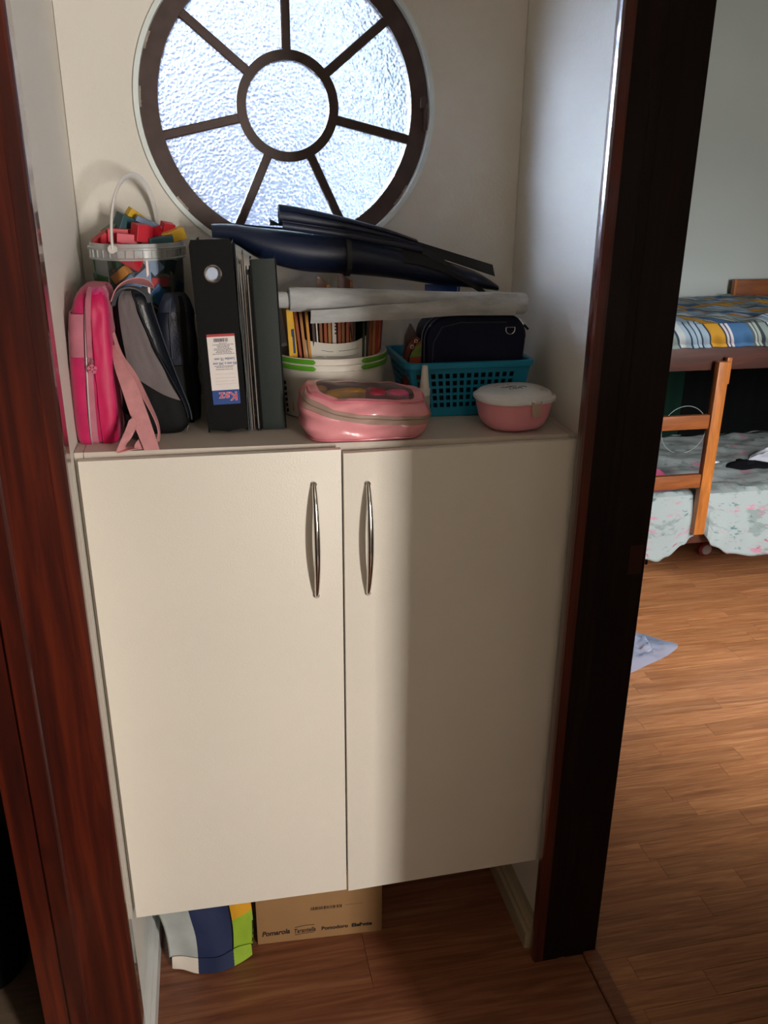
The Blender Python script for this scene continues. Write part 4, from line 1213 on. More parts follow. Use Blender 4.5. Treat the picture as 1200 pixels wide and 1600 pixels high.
def perforated(side, ncol, u0, u1, nrow, v0, v1, t):
    us = [0.0]
    cw = (u1 - u0) / ncol
    for c in range(ncol):
        us += [u0 + c * cw + cw * 0.19, u0 + c * cw + cw * 0.81]
    us.append(1.0)
    vs_ = [0.0]
    rh = (v1 - v0) / nrow
    for c in range(nrow):
        vs_ += [v0 + c * rh + rh * 0.17, v0 + c * rh + rh * 0.83]
    vs_.append(1.0)
    mb = MB(); bm = mb.bm
    nrm = (wall_pt(side, 1, 0) - wall_pt(side, 0, 0)).cross(wall_pt(side, 0, 1) - wall_pt(side, 0, 0)).normalized()
    F = [[bm.verts.new(wall_pt(side, u, v)) for v in vs_] for u in us]
    K = [[bm.verts.new(wall_pt(side, u, v) - nrm * t) for v in vs_] for u in us]
    nu, nv = len(us), len(vs_)
    solid = lambda i, j: 0 <= i < nu - 1 and 0 <= j < nv - 1 and not (i % 2 == 1 and j % 2 == 1)
    for i in range(nu - 1):
        for j in range(nv - 1):
            if not solid(i, j):
                continue
            bm.faces.new((F[i][j], F[i + 1][j], F[i + 1][j + 1], F[i][j + 1]))
            bm.faces.new((K[i][j], K[i][j + 1], K[i + 1][j + 1], K[i + 1][j]))
            if not solid(i - 1, j): bm.faces.new((F[i][j], F[i][j + 1], K[i][j + 1], K[i][j]))
            if not solid(i + 1, j): bm.faces.new((F[i + 1][j], K[i + 1][j], K[i + 1][j + 1], F[i + 1][j + 1]))
            if not solid(i, j - 1): bm.faces.new((F[i][j], K[i][j], K[i + 1][j], F[i + 1][j]))
            if not solid(i, j + 1): bm.faces.new((F[i][j + 1], F[i + 1][j + 1], K[i + 1][j + 1], K[i][j + 1]))
    return mb
part('front_wall', perforated('f', 14, 0.035, 0.885, 5, 0.15, 0.855, 0.0022), 'teal_blue', ba, smooth=False)
part('back_wall', perforated('b', 17, 0.09, 0.91, 5, 0.15, 0.855, 0.0022), 'teal_blue', ba, smooth=False)
part('side_wall', perforated('l', 12, 0.09, 0.91, 5, 0.15, 0.855, 0.0022), 'teal_blue', ba, smooth=False)
part('side_wall', perforated('r', 12, 0.09, 0.91, 5, 0.15, 0.855, 0.0022), 'teal_blue', ba, smooth=False)
part('bottom', MB().box(((BXB[0] + BXB[1]) / 2, (BYF[0] + BYB[0]) / 2, B0 + 0.0012), (BXB[1] - BXB[0], BYB[0] - BYF[0], 0.0024)), 'teal_blue', ba)
def rim_pt(u, off, dz):
    w = 0.014
    x0, x1, y0, y1 = BXT[0] - off, BXT[1] + off, BYF[1] - off, BYB[1] + off
    r = 0.014 + off
    segs = []
    for cx, cy, a0 in ((x1 - r, y0 + r, -PI / 2), (x1 - r, y1 - r, 0), (x0 + r, y1 - r, PI / 2), (x0 + r, y0 + r, PI)):
        for k in range(7):
            a = a0 + PI / 2 * k / 6
            segs.append((cx + r * math.cos(a), cy + r * math.sin(a)))
    k = int(round(u * len(segs))) % len(segs)
    return Vector((segs[k][0], segs[k][1], B0 + BH + dz))
mb = MB()
prof = [(-0.002, -0.002), (-0.002, 0.004), (0.000, 0.0055), (0.0065, 0.0055), (0.0085, 0.004), (0.0085, -0.0055), (0.0070, -0.0055), (0.0065, 0.002), (0.0, 0.001), (-0.002, -0.002)]
mb.grid(lambda u, v: rim_pt(u, *prof[int(round(v * 9))]), 28, 10, closed_u=True)
part('rim', mb, 'teal_blue', ba)

# ---- navy zipped case standing in the basket
ca = thing('zipped_case', 'navy blue zipped case standing in the blue basket', 'case', (0.30, 0.22, B0 + 0.004))
def case_outline(z, w0=0.1045, h0=0.0, h1=0.196, r=0.038):
    return w0
def rrect(x0, x1, z0, z1, r, n=10, rb=0.008):
    out = []
    for cx, cz, a0, rr in ((x1 - rb, z0 + rb, -PI / 2, rb), (x1 - r, z1 - r, 0, r), (x0 + r, z1 - r, PI / 2, r), (x0 + rb, z0 + rb, PI, rb)):
        for k in range(n + 1):
            a = a0 + PI / 2 * k / n
            out.append((cx + rr * math.cos(a), cz + rr * math.sin(a)))
    return out
M['navy_case'] = pmat('navy_case_fabric', '#11172f', 0.6, spec=0.2, var=0.15, vscale=12, bump=0.25, bscale=700)
cx0, cx1, cz0, cz1 = 0.1935, 0.3985, B0 + 0.004, 1.4500
cc = Vector(((cx0 + cx1) / 2, 0, (cz0 + cz1) / 2))
mb = MB()
OL = rrect(cx0, cx1, cz0, cz1, 0.046)
def case_sec(y, k, dz=0.0):
    tp = lambda pz: 0.90 + 0.10 * min(1.0, max(0.0, (pz - cz0) / 0.10))
    return [((px - cc.x + 0.005) * k * tp(pz) + cc.x - 0.005, y, (pz - cc.z) * k + cc.z) for px, pz in OL]
prof = [(0.1830, 0.55), (0.1790, 0.86), (0.1800, 0.955), (0.1845, 0.992), (0.1960, 1.0), (0.225, 1.0), (0.2600, 1.0), (0.270, 0.98), (0.275, 0.92), (0.277, 0.5)]
nO = len(OL)
rows = [case_sec(y, k) for y, k in prof]
mb.grid(lambda u, v: Vector(rows[int(round(v * (len(prof) - 1)))][int(round(u * nO)) % nO]), nO, len(prof), closed_u=True)
bmesh.ops.holes_fill(mb.bm, edges=[e for e in mb.bm.edges if len(e.link_faces) == 1], sides=0)
part('body', mb.jitter(0.0012, 25, 31), 'navy_case', ca)
# zipper across the shoulders, piping, D ring, strap tab
def rimline(k, y, a, b, rad, name, m, dy=0.0):
    pts = []
    for i in range(a, b):
        px, pz = OL[i % nO]
        pts.append(((px - cc.x) * k + cc.x, y, (pz - cc.z) * k + cc.z))
    return part(name, MB().tube(pts, rad, 7), m, ca)
rimline(1.0, 0.1885, 11, 36, 0.0018, 'piping', pmat('navy_piping', '#232a47', 0.4))
zz_ = rimline(1.004, 0.2080, 11, 34, 0.0014, 'zipper', pmat('zip_teeth', '#555b6c', 0.35, metal=0.5))
part('zip_pull', MB().tube([(0.3895, 0.2050, 1.4400), (0.3935, 0.2020, 1.4330), (0.3985, 0.1990, 1.4270)], 0.0018, 8), 'steel', ca)
part('zip_pull_cord', MB().tube([(0.3985, 0.1990, 1.4270), (0.4040, 0.1960, 1.4215), (0.4070, 0.1950, 1.4180)], 0.0024, 8), 'black_fab', ca)
dp = []
for i in range(21):
    a = PI + PI * i / 20
    dp.append((0.3635 + 0.0090 * math.cos(a), 0.1775, 1.4235 + 0.0085 * math.sin(a) * 1.0 - 0.002))
part('d_ring', MB().tube([(0.3545, 0.1775, 1.4265)] + dp + [(0.3725, 0.1775, 1.4265)], 0.0011, 8).tube([(0.3545, 0.1775, 1.4262), (0.3725, 0.1775, 1.4262)], 0.0011, 8), 'steel', ca)
part('ring_tab', MB().box((0.3635, 0.1790, 1.4315), (0.0150, 0.002, 0.012), bev=0.0008), 'navy_case', ca)
part('front_seam', MB().tube([(cx0 + 0.014, 0.1800, cz0 + 0.09), (cx0 + 0.016, 0.1792, cz1 - 0.050), (cx0 + 0.032, 0.1790, cz1 - 0.0200), (cx0 + 0.070, 0.1790, cz1 - 0.0125), (cx1 - 0.040, 0.1795, cz1 - 0.0140)], 0.0012, 6), pmat('faded_seam', '#31384f', 0.5), ca)
part('handle_loop', ribbon([(0.235, 0.218, 1.4480), (0.262, 0.214, 1.4570), (0.295, 0.212, 1.4590), (0.328, 0.214, 1.4540), (0.345, 0.218, 1.4470)], [(0, 0.009, 0)] * 5, 0.003, 24), 'navy_case', ca)

# ---- patterned pouch and clear packet left of the case
po = thing('pouch', 'red and green zipped pouch tucked at the left end of the blue basket', 'pouch', (0.18, 0.22, B0 + 0.004))
mb = MB()
po_ol = [(0.1640, 1.270), (0.1880, 1.270), (0.1905, 1.4030), (0.1800, 1.3960), (0.1700, 1.3800), (0.1645, 1.3580)]
part('body', MB().prism(po_ol, 0.200, 0.240, 'y').bevel(0.004, 3), pmat('red_pouch_cloth', '#a8372c', 0.55, col2='#8c4a1e', vscale=60), po)
part('top_panel', MB().prism([(0.1668, 1.3700), (0.1897, 1.3710), (0.1897, 1.3960), (0.1800, 1.3900), (0.1715, 1.3780)], 0.1975, 0.2010, 'y').bevel(0.0008, 1), pmat('green_pouch_cloth', '#6f8a3a', 0.55, var=0.3, vscale=80), po)
part('zipper', MB().tube([(0.1645, 0.199, 1.3600), (0.1690, 0.199, 1.3790), (0.1790, 0.199, 1.3960), (0.1890, 0.199, 1.4035)], 0.0016, 7), 'black_fab', po)
part('zip_pull', MB().tube([(0.1712 + 0.0035 * math.cos(k * PI / 6), 0.197, 1.3905 + 0.0035 * math.sin(k * PI / 6)) for k in range(12)], 0.0008, 6, closed=True).tube([(0.1790 + 0.0030 * math.cos(k * PI / 6), 0.197, 1.4010 + 0.0030 * math.sin(k * PI / 6)) for k in range(12)], 0.0008, 6, closed=True), 'steel', po)
cp = thing('clear_packet', 'clear plastic packet behind the red and green pouch', 'packet', (0.175, 0.26, B0 + 0.004))
part('film', MB().grid(lambda u, v: Vector((0.1630 + 0.036 * u + 0.002 * math.sin(v * 9), 0.250 + 0.004 * mnoise.noise(Vector((u * 4, v * 6, 3))), 1.275 + 0.170 * v)), 10, 14, 0.0008), 'clear_film', cp)
part('contents', MB().prism([(0.1660, 1.300), (0.1970, 1.300), (0.1940, 1.405), (0.1830, 1.425), (0.1720, 1.400)], 0.254, 0.268, 'y').bevel(0.003, 2), pmat('brown_contents', '#5b4236', 0.6, var=0.4, vscale=40), cp)

# ---- blue folder end behind the grey roll
bf = thing('blue_folder', 'bright blue plastic folder edge behind the grey roll under the vinyl', 'folder', (0.23, 0.30, B0 + 0.004))
part('cover', MB().box((0.2545, 0.3000, 1.3815), (0.068, 0.0025, 0.2300), bev=0.0008), pmat('blue_plastic', '#214fa0', 0.35), bf)
part('edge_strip', MB().tube([(0.277, 0.285, 1.512), (0.286, 0.285, 1.5085), (0.288, 0.285, 1.4975), (0.2885, 0.286, 1.470)], 0.0022, 8), pmat('blue_edge', '#2a63c4', 0.35), bf)

# ---- white glue bottle behind the pink bag
gb = thing('glue_bottle', 'white tube with a long tapered nozzle standing against the blue basket', 'bottle', (0.184, 0.142, ztop(0.184)))
gz = ztop(0.184) + 0.0006
part('body', MB().lathe([(0.0, 0.0), (0.0095, 0.0), (0.0110, 0.002), (0.0112, 0.045), (0.0105, 0.052), (0.0, 0.052)], (0.184, 0.142, gz), 32), clear('frosted_white_tube', '#e4e4e2', 0.35, 0.5), gb)
mb = MB().lathe([(0.0, 0.052), (0.0102, 0.052), (0.0098, 0.063), (0.0078, 0.080), (0.0058, 0.104), (0.0052, 0.109), (0.0, 0.110)], (0.184, 0.142, gz), 32)
part('nozzle', mb, 'nylon', gb)
mb = MB()
for k in range(20):
    a = 2 * PI * k / 20
    mb.box((0.184 + 0.0100 * math.cos(a), 0.142 + 0.0100 * math.sin(a), gz + 0.059), (0.0012, 0.0012, 0.012), rz(a))
part('grip_ribs', mb, 'nylon', gb)

# ---- pink vinyl wash bag with a clear lid window
M['pink_vinyl'] = pmat('pink_vinyl', '#ea9aa2', 0.25, var=0.15, vscale=18, bump=0.35, bscale=38, coat=0.3, coatr=0.12)
wb = thing('wash_bag', 'pink vinyl wash bag with a clear window in its lid at the front edge', 'bag', (0.055, 0.075, ztop(0.055)))
wz = ztop(0.055) + 0.001
def wsec(cx, cy, z, rx, ry):
    return (cx, cy, z, rx, ry)
L = Loft([(0.052, 0.072, wz, 0.094, 0.046), (0.053, 0.071, wz + 0.006, 0.1080, 0.0560), (0.053, 0.072, wz + 0.018, 0.1160, 0.0610), (0.0535, 0.073, wz + 0.036, 0.1190, 0.0630), (0.0545, 0.075, wz + 0.050, 0.1170, 0.0600), (0.056, 0.080, wz + 0.0625, 0.1110, 0.0530), (0.057, 0.082, wz + 0.0655, 0.1060, 0.0490)], ex=3.6, rows=28)
def wpt(u, v, off=0.0):
    p = L.at(u, v, off)
    # sagging, creased vinyl; the back and the left corner stand higher
    k = (p.z - wz) / 0.0655
    p.z += k * (0.016 * max(0.0, (p.y - 0.06) / 0.07) - 0.010 * max(0.0, (p.x - 0.02) / 0.15) + 0.004)
    p.z += k * 0.016 * max(0.0, min(1.0, (-0.005 - p.x) / 0.055))
    cr_ = 0.0060 * mnoise.noise(Vector((p.x * 26, p.z * 60, p.y * 12))) * (1 if k > 0.02 else 0)
    d = Vector((p.x - 0.053, (p.y - 0.073) * 1.8, 0)).normalized()
    p += d * cr_
    # the left front corner is pinched
    return p
mb = MB(); mb.grid(lambda u, v: wpt(u, v), 96, 34, closed_u=True)
bmesh.ops.holes_fill(mb.bm, edges=[e for e in mb.bm.edges if len(e.link_faces) == 1 and (e.verts[0].co.z + e.verts[1].co.z) / 2 < wz + 0.03], sides=0)
part('body', mb, 'pink_vinyl', wb)
mb = MB(); mb.grid(lambda u, v: wpt(0.52 + 0.46 * u, interp([(0, 0.74), (0.2, 0.62), (0.5, 0.47), (0.8, 0.43), (1, 0.51)], u) + 0.15 * v, 0.0022), 60, 5, 0.0016)
part('zip_tape', mb, pmat('taupe_zip_tape', '#a58a7f', 0.6, bump=0.3, bscale=800), wb)
def wl(path, off, r, name, m, n=60):
    P = catmull([(a, b, 0) for a, b in path], n)
    return part(name, MB().tube([wpt(p.x, p.y, off) for p in P], r, 7), m, wb)
wl([(0.52 + 0.46 * t, interp([(0, 0.81), (0.2, 0.69), (0.5, 0.55), (0.8, 0.52), (1, 0.60)], t)) for t in [i / 10 for i in range(11)]], 0.0030, 0.0009, 'zipper', pmat('beige_zip', '#8b7268', 0.5))
wl([(0.50 + 0.5 * t, 0.985) for t in [i / 10 for i in range(11)]], 0.001, 0.0022, 'top_piping', pmat('rose_piping', '#cf6f80', 0.3, coat=0.3))
wl([(0.50 + 0.5 * t, 0.10 + 0.05 * math.sin(t * PI * 1.3)) for t in [i / 10 for i in range(11)]], 0.001, 0.0020, 'bottom_piping', pmat('rose_piping2', '#cf7a86', 0.3, coat=0.3))
# lid: pink border and a clear window over the contents
def lid(r, a, dz=0.0):
    p = wpt(a, 1.0)
    c = Vector((0.057, 0.084, wz + 0.0735))
    q = c.lerp(p, r)
    q.z += 0.006 * (1 - r * r) + 0.0025 * mnoise.noise(Vector((q.x * 40, q.y * 40, 1))) + dz
    return q
mb = MB(); mb.grid(lambda u, v: lid(0.84 + 0.16 * v, u), 80, 4, 0.001, closed_u=True)
part('lid_border', mb, 'pink_vinyl', wb)
mb = MB(); mb.grid(lambda u, v: lid(0.02 + 0.83 * v, u, 0.0008), 64, 12, closed_u=True)
part('lid_window', mb, 'clear_film', wb)
# what shows through the window, lying inside the bag
def inside(name, label, cat, c, s, col, rot=(0, 0, 0.2), grp='things inside the pink wash bag'):
    L2 = Loft([(0, 0, -s[2], s[0] * .5, s[1] * .5), (0, 0, -s[2] * .7, s[0] * .9, s[1] * .9), (0, 0, 0, s[0], s[1]), (0, 0, s[2] * .7, s[0] * .9, s[1] * .9), (0, 0, s[2], s[0] * .45, s[1] * .45)], ex=2.6, rows=12)
    mb = L2.body(28, 12).jitter(0.0012, 60, c[0] * 50)
    mb.xform(Matrix.Translation(c) @ euler(*rot).to_4x4())
    o = part(name, mb, pmat('inside_' + name + '_%d' % int(1000 * (c[0] + 1)), col, 0.4, var=0.2, vscale=40))
    return tag(o, label, cat, grp)
inside('yellow_case', 'yellow rounded case seen through the window of the pink wash bag', 'case', (0.022, 0.082, wz + 0.0685), (0.040, 0.018, 0.013), '#f7b81c')
inside('yellow_tube', 'small orange yellow tube at the left inside the pink wash bag', 'tube', (-0.026, 0.100, wz + 0.0760), (0.016, 0.014, 0.009), '#f0a52e')
inside('crimson_pouch', 'dark crimson pouch in the middle of the pink wash bag', 'pouch', (0.076, 0.082, wz + 0.0660), (0.020, 0.026, 0.014), '#b32a48')
inside('pink_comb_case', 'bright pink oval case at the right inside the pink wash bag', 'case', (0.116, 0.085, wz + 0.0630), (0.024, 0.020, 0.012), '#f06c98')
inside('white_packet', 'pale packet at the front left inside the pink wash bag', 'packet', (0.010, 0.052, wz + 0.0580), (0.036, 0.009, 0.012), '#efe0e4')

# ---- pink lunch box
lx, ly = 0.3450, 0.0840
lz = ztop(lx - 0.05) + 0.0003
lu = thing('lunch_box', 'round pink lunch box with a frosted white lid and side clips on the right', 'lunch box', (lx, ly, lz))
M['lunch_pink'] = pmat('pastel_pink_plastic', '#e89aa6', 0.3, coat=0.2)
M['lid_white'] = pmat('frosted_lid', '#d9dadb', 0.35, coat=0.2)
ang = 0.12
def lunch_pt(a, r):
    ca, sa = math.cos(a), math.sin(a)
    q = (abs(ca) ** 2.5 + abs(sa) ** 2.5) ** (-1 / 2.5)
    x, y = r * 1.02 * ca * q, r * 0.90 * sa * q
    return x * math.cos(ang) - y * math.sin(ang), x * math.sin(ang) + y * math.cos(ang)
def lunch_lathe(prof, n=72):
    mb = MB()
    def fn(u, v):
        r, z = prof[int(round(v * (len(prof) - 1)))]
        x, y = lunch_pt(2 * PI * u, r)
        return Vector((lx + x, ly + y, lz + z))
    mb.grid(fn, n, len(prof), closed_u=True)
    bmesh.ops.remove_doubles(mb.bm, verts=mb.bm.verts[:], dist=1e-6)
    return mb
part('bowl', lunch_lathe([(0.0, 0.0), (0.040, 0.0), (0.050, 0.0025), (0.058, 0.010), (0.0640, 0.024), (0.0680, 0.042), (0.0700, 0.060), (0.0690, 0.060), (0.0660, 0.044), (0.050, 0.006), (0.0, 0.003)]), 'lunch_pink', lu)
part('lid', lunch_lathe([(0.0725, 0.0555), (0.0742, 0.0560), (0.0748, 0.0590), (0.0740, 0.0620), (0.0700, 0.0640), (0.0690, 0.0655), (0.0640, 0.0705), (0.0580, 0.0730), (0.030, 0.0745), (0.0, 0.0750), (0.0, 0.0725), (0.0560, 0.0705), (0.0670, 0.0630), (0.0715, 0.0600), (0.0725, 0.0555)]), 'lid_white', lu)
# lid spout flap on the right with a pink button
mb = MB().grid(lambda u, v: Vector((lx + 0.036 + 0.030 * u, ly - 0.028 + 0.022 * v - 0.006 * u, lz + 0.0728 + 0.002 * math.sin(PI * v) * math.sin(PI * u) - 0.006 * u * u)), 10, 8, 0.002)
part('lid_button', mb, pmat('rose_button', '#e07f93', 0.35), lu)
def clip(a, name='clip'):
    x, y = lunch_pt(a, 0.0752)
    yaw = math.atan2(y, x) + PI / 2
    m = Matrix.Translation((lx + x, ly + y, lz)) @ Matrix.Rotation(yaw, 4, 'Z')
    mb = MB().prism([(-0.0105, 0.0625), (-0.0105, 0.046), (-0.0085, 0.037), (-0.005, 0.0335), (0.005, 0.0335), (0.0085, 0.037), (0.0105, 0.046), (0.0105, 0.0625)], -0.0030, 0.0008, 'y').bevel(0.0008, 2)
    c = part(name, mb.xform(m), pmat('clip_beige', '#c3ab9c', 0.4), lu)
    mb = MB().box((0, -0.001, 0.0615), (0.013, 0.006, 0.005), bev=0.001)
    part('clip_hinge', mb.xform(m), 'lid_white', c)
for a in (-1.42, 1.72):
    clip(a)
# printed marks on the lid: a few dark strokes and pink dots
mb = MB()
def lidz(dx, dy):
    r = math.hypot(dx, dy)
    return lz + 0.0751 - 0.0011 * (r / 0.03) ** 2 * 0.4 + (0 if r < 0.03 else -(r - 0.03) * 0.052)
for st in ([(-0.026, 0.006), (-0.018, 0.002), (-0.010, 0.007), (-0.002, 0.012), (0.007, 0.010)], [(-0.014, 0.008), (-0.006, 0.004), (0.003, -0.002), (0.012, -0.004)], [(-0.012, -0.014), (-0.013, -0.004)], [(-0.008, -0.014), (-0.004, -0.004), (0.0, -0.013)], [(0.004, -0.010), (0.008, -0.004), (0.013, -0.009)], [(0.010, 0.006), (0.018, 0.008), (0.024, 0.004), (0.021, -0.002)]):
    P = catmull([(a, b, 0) for a, b in st], 14)
    mb.tube([(lx + p.x, ly + p.y, lidz(p.x, p.y)) for p in P], 0.0007, 5)
part('printed_strokes', mb, pmat('lid_print', '#2f3d48', 0.5), lu, smooth=False)
mb = MB()
for dx, dy in ((-0.026, 0.024), (-0.016, 0.019), (-0.004, 0.027), (-0.034, 0.015)):
    mb.tube([(lx + dx, ly + dy, lidz(dx, dy) - 0.0005), (lx + dx, ly + dy, lidz(dx, dy) + 0.0004)], 0.0032, 12)
part('printed_dots', mb, pmat('lid_print_pink', '#d59aa5', 0.5), lu, smooth=False)

# =================================================================== BELOW THE CABINET
M['kraft'] = pmat('kraft_board', '#96724b', 0.75, var=0.08, vscale=10, bump=0.15, bscale=250)
cb = thing('cardboard_box', 'brown cardboard box with a row of printed words on the floor under the cabinet', 'box', (-0.05, 0.20, 0.0005))
cmx = Matrix.Translation((-0.1960, 0.1210, 0.0006)) @ Matrix.Rotation(-0.058, 4, 'Z')
CW, CD, CH = 0.2965, 0.20, 0.185
def kbox(c, s, b=0.0015):
    return MB().box(c, s, bev=b).xform(cmx)
part('front', kbox((CW / 2, 0.002, CH / 2), (CW, 0.004, CH)), 'kraft', cb)
part('back', kbox((CW / 2, CD - 0.002, CH / 2), (CW, 0.004, CH)), 'kraft', cb)
part('side', kbox((0.002, CD / 2, CH / 2), (0.004, CD - 0.008, CH)), 'kraft', cb)
part('side', kbox((CW - 0.002, CD / 2, CH / 2), (0.004, CD - 0.008, CH)), 'kraft', cb)
part('bottom', kbox((CW / 2, CD / 2, 0.002), (CW - 0.008, CD - 0.008, 0.004)), 'kraft', cb)
part('flap', kbox((CW / 2, CD / 4, CH - 0.001), (CW - 0.002, CD / 2 - 0.001, 0.003)), 'kraft', cb)
part('flap', kbox((CW / 2, CD * 3 / 4, CH - 0.001), (CW - 0.002, CD / 2 - 0.001, 0.003)), 'kraft', cb)
black_ink = pmat('black_print', '#241712', 0.8)
def btext(s, size, x, z, shear=0.0, sx=1.0, rot=0.0, bold=0.0):
    m = cmx @ Matrix.Translation((x, -0.0004, z)) @ Matrix.Rotation(PI / 2, 4, 'X') @ Matrix.Rotation(rot, 4, 'Z')
    part('printed_word', text_mesh(s, size, m, 0.0001, shear=shear, sx=sx, bold=bold), black_ink, cb, smooth=False)
btext('Pomarola', 0.0200, 0.0430, 0.0310, 0.25, 0.85, 0.03, 0.0006)
btext('Tarantella', 0.0180, 0.1110, 0.0295, 0.25, 0.72, 0.02, 0.0003)
btext('Pomodoro', 0.0145, 0.1830, 0.0285, 0.0, 1.0, 0.0, 0.0005)
btext('Elefante', 0.0140, 0.2480, 0.0280, 0.0, 1.10, 0.0, 0.0008)
mb = MB().tube([cmx @ Vector((0.089 + 0.046 * t, -0.0004, 0.0410 + 0.003 * t + 0.002 * math.sin(t * 3))) for t in [i / 8 for i in range(9)]], 0.0006, 5)
mb.tube([cmx @ Vector((0.088 + 0.046 * t, -0.0004, 0.0180 + 0.003 * t + 0.001 * math.sin(t * 3))) for t in [i / 8 for i in range(9)]], 0.0006, 5)
part('printed_swash', mb, black_ink, cb, smooth=False)
mb = MB(); x = 0.1270
while x < 0.2000:
    w = rnd.choice((0.0010, 0.0016, 0.0026)); mb.box((x + w / 2, -0.0003, 0.0930), (w, 0.0004, 0.0088)); x += w + rnd.choice((0.0009, 0.0016, 0.0022))
part('batch_code', mb.xform(cmx), black_ink, cb, smooth=False)
mb = MB(); x = 0.2090
while x < 0.2500:
    w = rnd.choice((0.0016, 0.0026)); mb.box((x + w / 2, -0.0003, 0.0945), (w, 0.0004, 0.0014)); x += w + 0.0012
part('batch_line', mb.xform(cmx), pmat('faint_print', '#6b5038', 0.8), cb, smooth=False)

# ---- striped shopping bag next to it
sb = thing('striped_bag', 'soft bag striped grey, navy and green on the floor left of the cardboard box', 'bag', (-0.30, 0.16, 0.0005))
def bag_pt(u, v):
    """front face and gussets: u 0..1 left to right, v 0 bottom .. 1 top"""
    xl = -0.395 - 0.022 * v + 0.004 * math.sin(v * 5)
    xr = -0.2080 + 0.004 * math.sin(v * 4)
    x = xl + (xr - xl) * u
    y = 0.098 + 0.028 * v + 0.004 * math.sin(u * 9 + v * 3) - 0.010 * math.sin(PI * u) + 0.006 * mnoise.noise(Vector((u * 4, v * 3, 5)))
    return Vector((x, y, 0.030 + 0.165 * v - 0.010 * math.sin(PI * min(u * 1.2, 1)) * (1 - v)))
def bag_panel(u0, u1, v0, v1, m, name, off=0.0):
    mb = MB().grid(lambda a, b: bag_pt(u0 + (u1 - u0) * a, v0 + (v1 - v0) * b) + Vector((0, -off, 0)), 14, 18, 0.0025)
    return part(name, mb, m, sb)
M['bag_grey'] = pmat('grey_bag_cloth', '#a9afae', 0.8, var=0.25, vscale=12, bump=0.3, bscale=400)
M['bag_navy'] = pmat('navy_bag_cloth', '#17244a', 0.75, var=0.15, vscale=20, bump=0.3, bscale=400)
M['bag_green'] = pmat('lime_bag_cloth', '#8fb02a', 0.75, var=0.15, vscale=20, bump=0.3, bscale=400)
M['bag_yellow'] = pmat('amber_bag_cloth', '#d39a1c', 0.75, var=0.15, vscale=20, bump=0.3, bscale=400)
bag_panel(0.0, 0.335, 0, 1, 'bag_grey', 'grey_panel')
bag_panel(0.33, 0.76, 0, 1, 'bag_navy', 'navy_panel', 0.0006)
bag_panel(0.755, 1.0, 0, 0.86, 'bag_green', 'green_panel')
mb = MB().grid(lambda a, b: bag_pt(0.755 + 0.245 * a, (0.46 + 0.12 * a) + (0.97 - 0.46 - 0.12 * a) * b) + Vector((0, -0.0012, 0)), 10, 8, 0.002)
part('yellow_panel', mb, 'bag_yellow', sb)
part('stripe_edge', MB().tube([bag_pt(0.755, v) + Vector((0, -0.002, 0)) for v in [i / 10 for i in range(11)]], 0.0016, 6), 'black_fab', sb)
# bottom skirt tucked under: folded flap on the floor
def skirt(u, v):
    p = bag_pt(u, 0.0)
    w = (math.sin(PI * min(max(u, 0.0), 1.0)) ** 0.5)
    return Vector((p.x + 0.012 * (0.5 - u) * 0, p.y - 0.001 - 0.024 * v * w, p.z * (1 - v) + 0.004 + 0.002 * math.sin(u * 14) * v))
for (u0, u1, m, nme) in ((0.02, 0.335, pmat('pale_bag_lining', '#cfc5bb', 0.8), 'skirt'), (0.33, 0.76, 'bag_navy', 'skirt'), (0.755, 0.98, 'bag_green', 'skirt')):
    part(nme, MB().grid(lambda a, b: skirt(u0 + (u1 - u0) * a, b), 10, 6, 0.002), m, sb)
part('painted_fold_shadow', MB().tube([bag_pt(u, 0.0) + Vector((0, -0.002, 0.001)) for u in [i / 16 for i in range(17)]], 0.0016, 6), 'black_fab', sb)  # black cord laid in as the shade of the fold
def gus(side):
    u = 0.0 if side < 0 else 1.0
    return MB().grid(lambda a, b: bag_pt(u, b) + Vector((side * -0.004 * math.sin(PI * a), 0.13 * a, 0)), 8, 12, 0.0025)
part('gusset', gus(-1), pmat('olive_gusset', '#7d8375', 0.8, var=0.2), sb)
part('gusset', gus(1), 'black_fab', sb)
part('back_panel', MB().grid(lambda a, b: bag_pt(a, b) + Vector((0, 0.13, 0)), 12, 10, 0.0025), 'bag_navy', sb)
part('base', MB().box((-0.302, 0.165, 0.012), (0.170, 0.120, 0.020), bev=0.004), 'bag_navy', sb)

# =================================================================== BEDROOM
M['bed_dark'] = ramp_wood('dark_bed_rail', [(0.25, '#2b1712'), (0.6, '#452319'), (0.8, '#573024')], (1.5, 14, 14), 2.2, 0.45, 0.1)
M['bed_honey'] = ramp_wood('honey_pine', [(0.25, '#7a4315'), (0.55, '#a9642a'), (0.8, '#c27d3a')], (14, 14, 1.6), 2.2, 0.4, 0.15)
M['bed_honey_x'] = ramp_wood('honey_pine_rung', [(0.25, '#5d3214'), (0.55, '#834820'), (0.8, '#97592c')], (1.6, 14, 14), 2.2, 0.45, 0.1)
bb = thing('bunk_bed', 'wooden bunk bed with a dark upper rail and honey ladder in the far room', 'bed', (1.9, 1.87, 0.0))
BX0, BX1, BY0, BY1 = 0.90, 2.72, 1.46, 2.33
part('upper_rail', MB().box(((BX0 + BX1) / 2, BY0 + 0.012, 1.083), (BX1 - BX0, 0.024, 0.100), bev=0.004), 'bed_dark', bb)
part('upper_rail', MB().box(((BX0 + BX1) / 2, BY1 - 0.012, 1.083), (BX1 - BX0, 0.024, 0.100), bev=0.004), 'bed_dark', bb)
part('lower_rail', MB().box(((BX0 + BX1) / 2, BY0 + 0.022, 0.355), (BX1 - BX0, 0.024, 0.080), bev=0.004), 'bed_dark', bb)
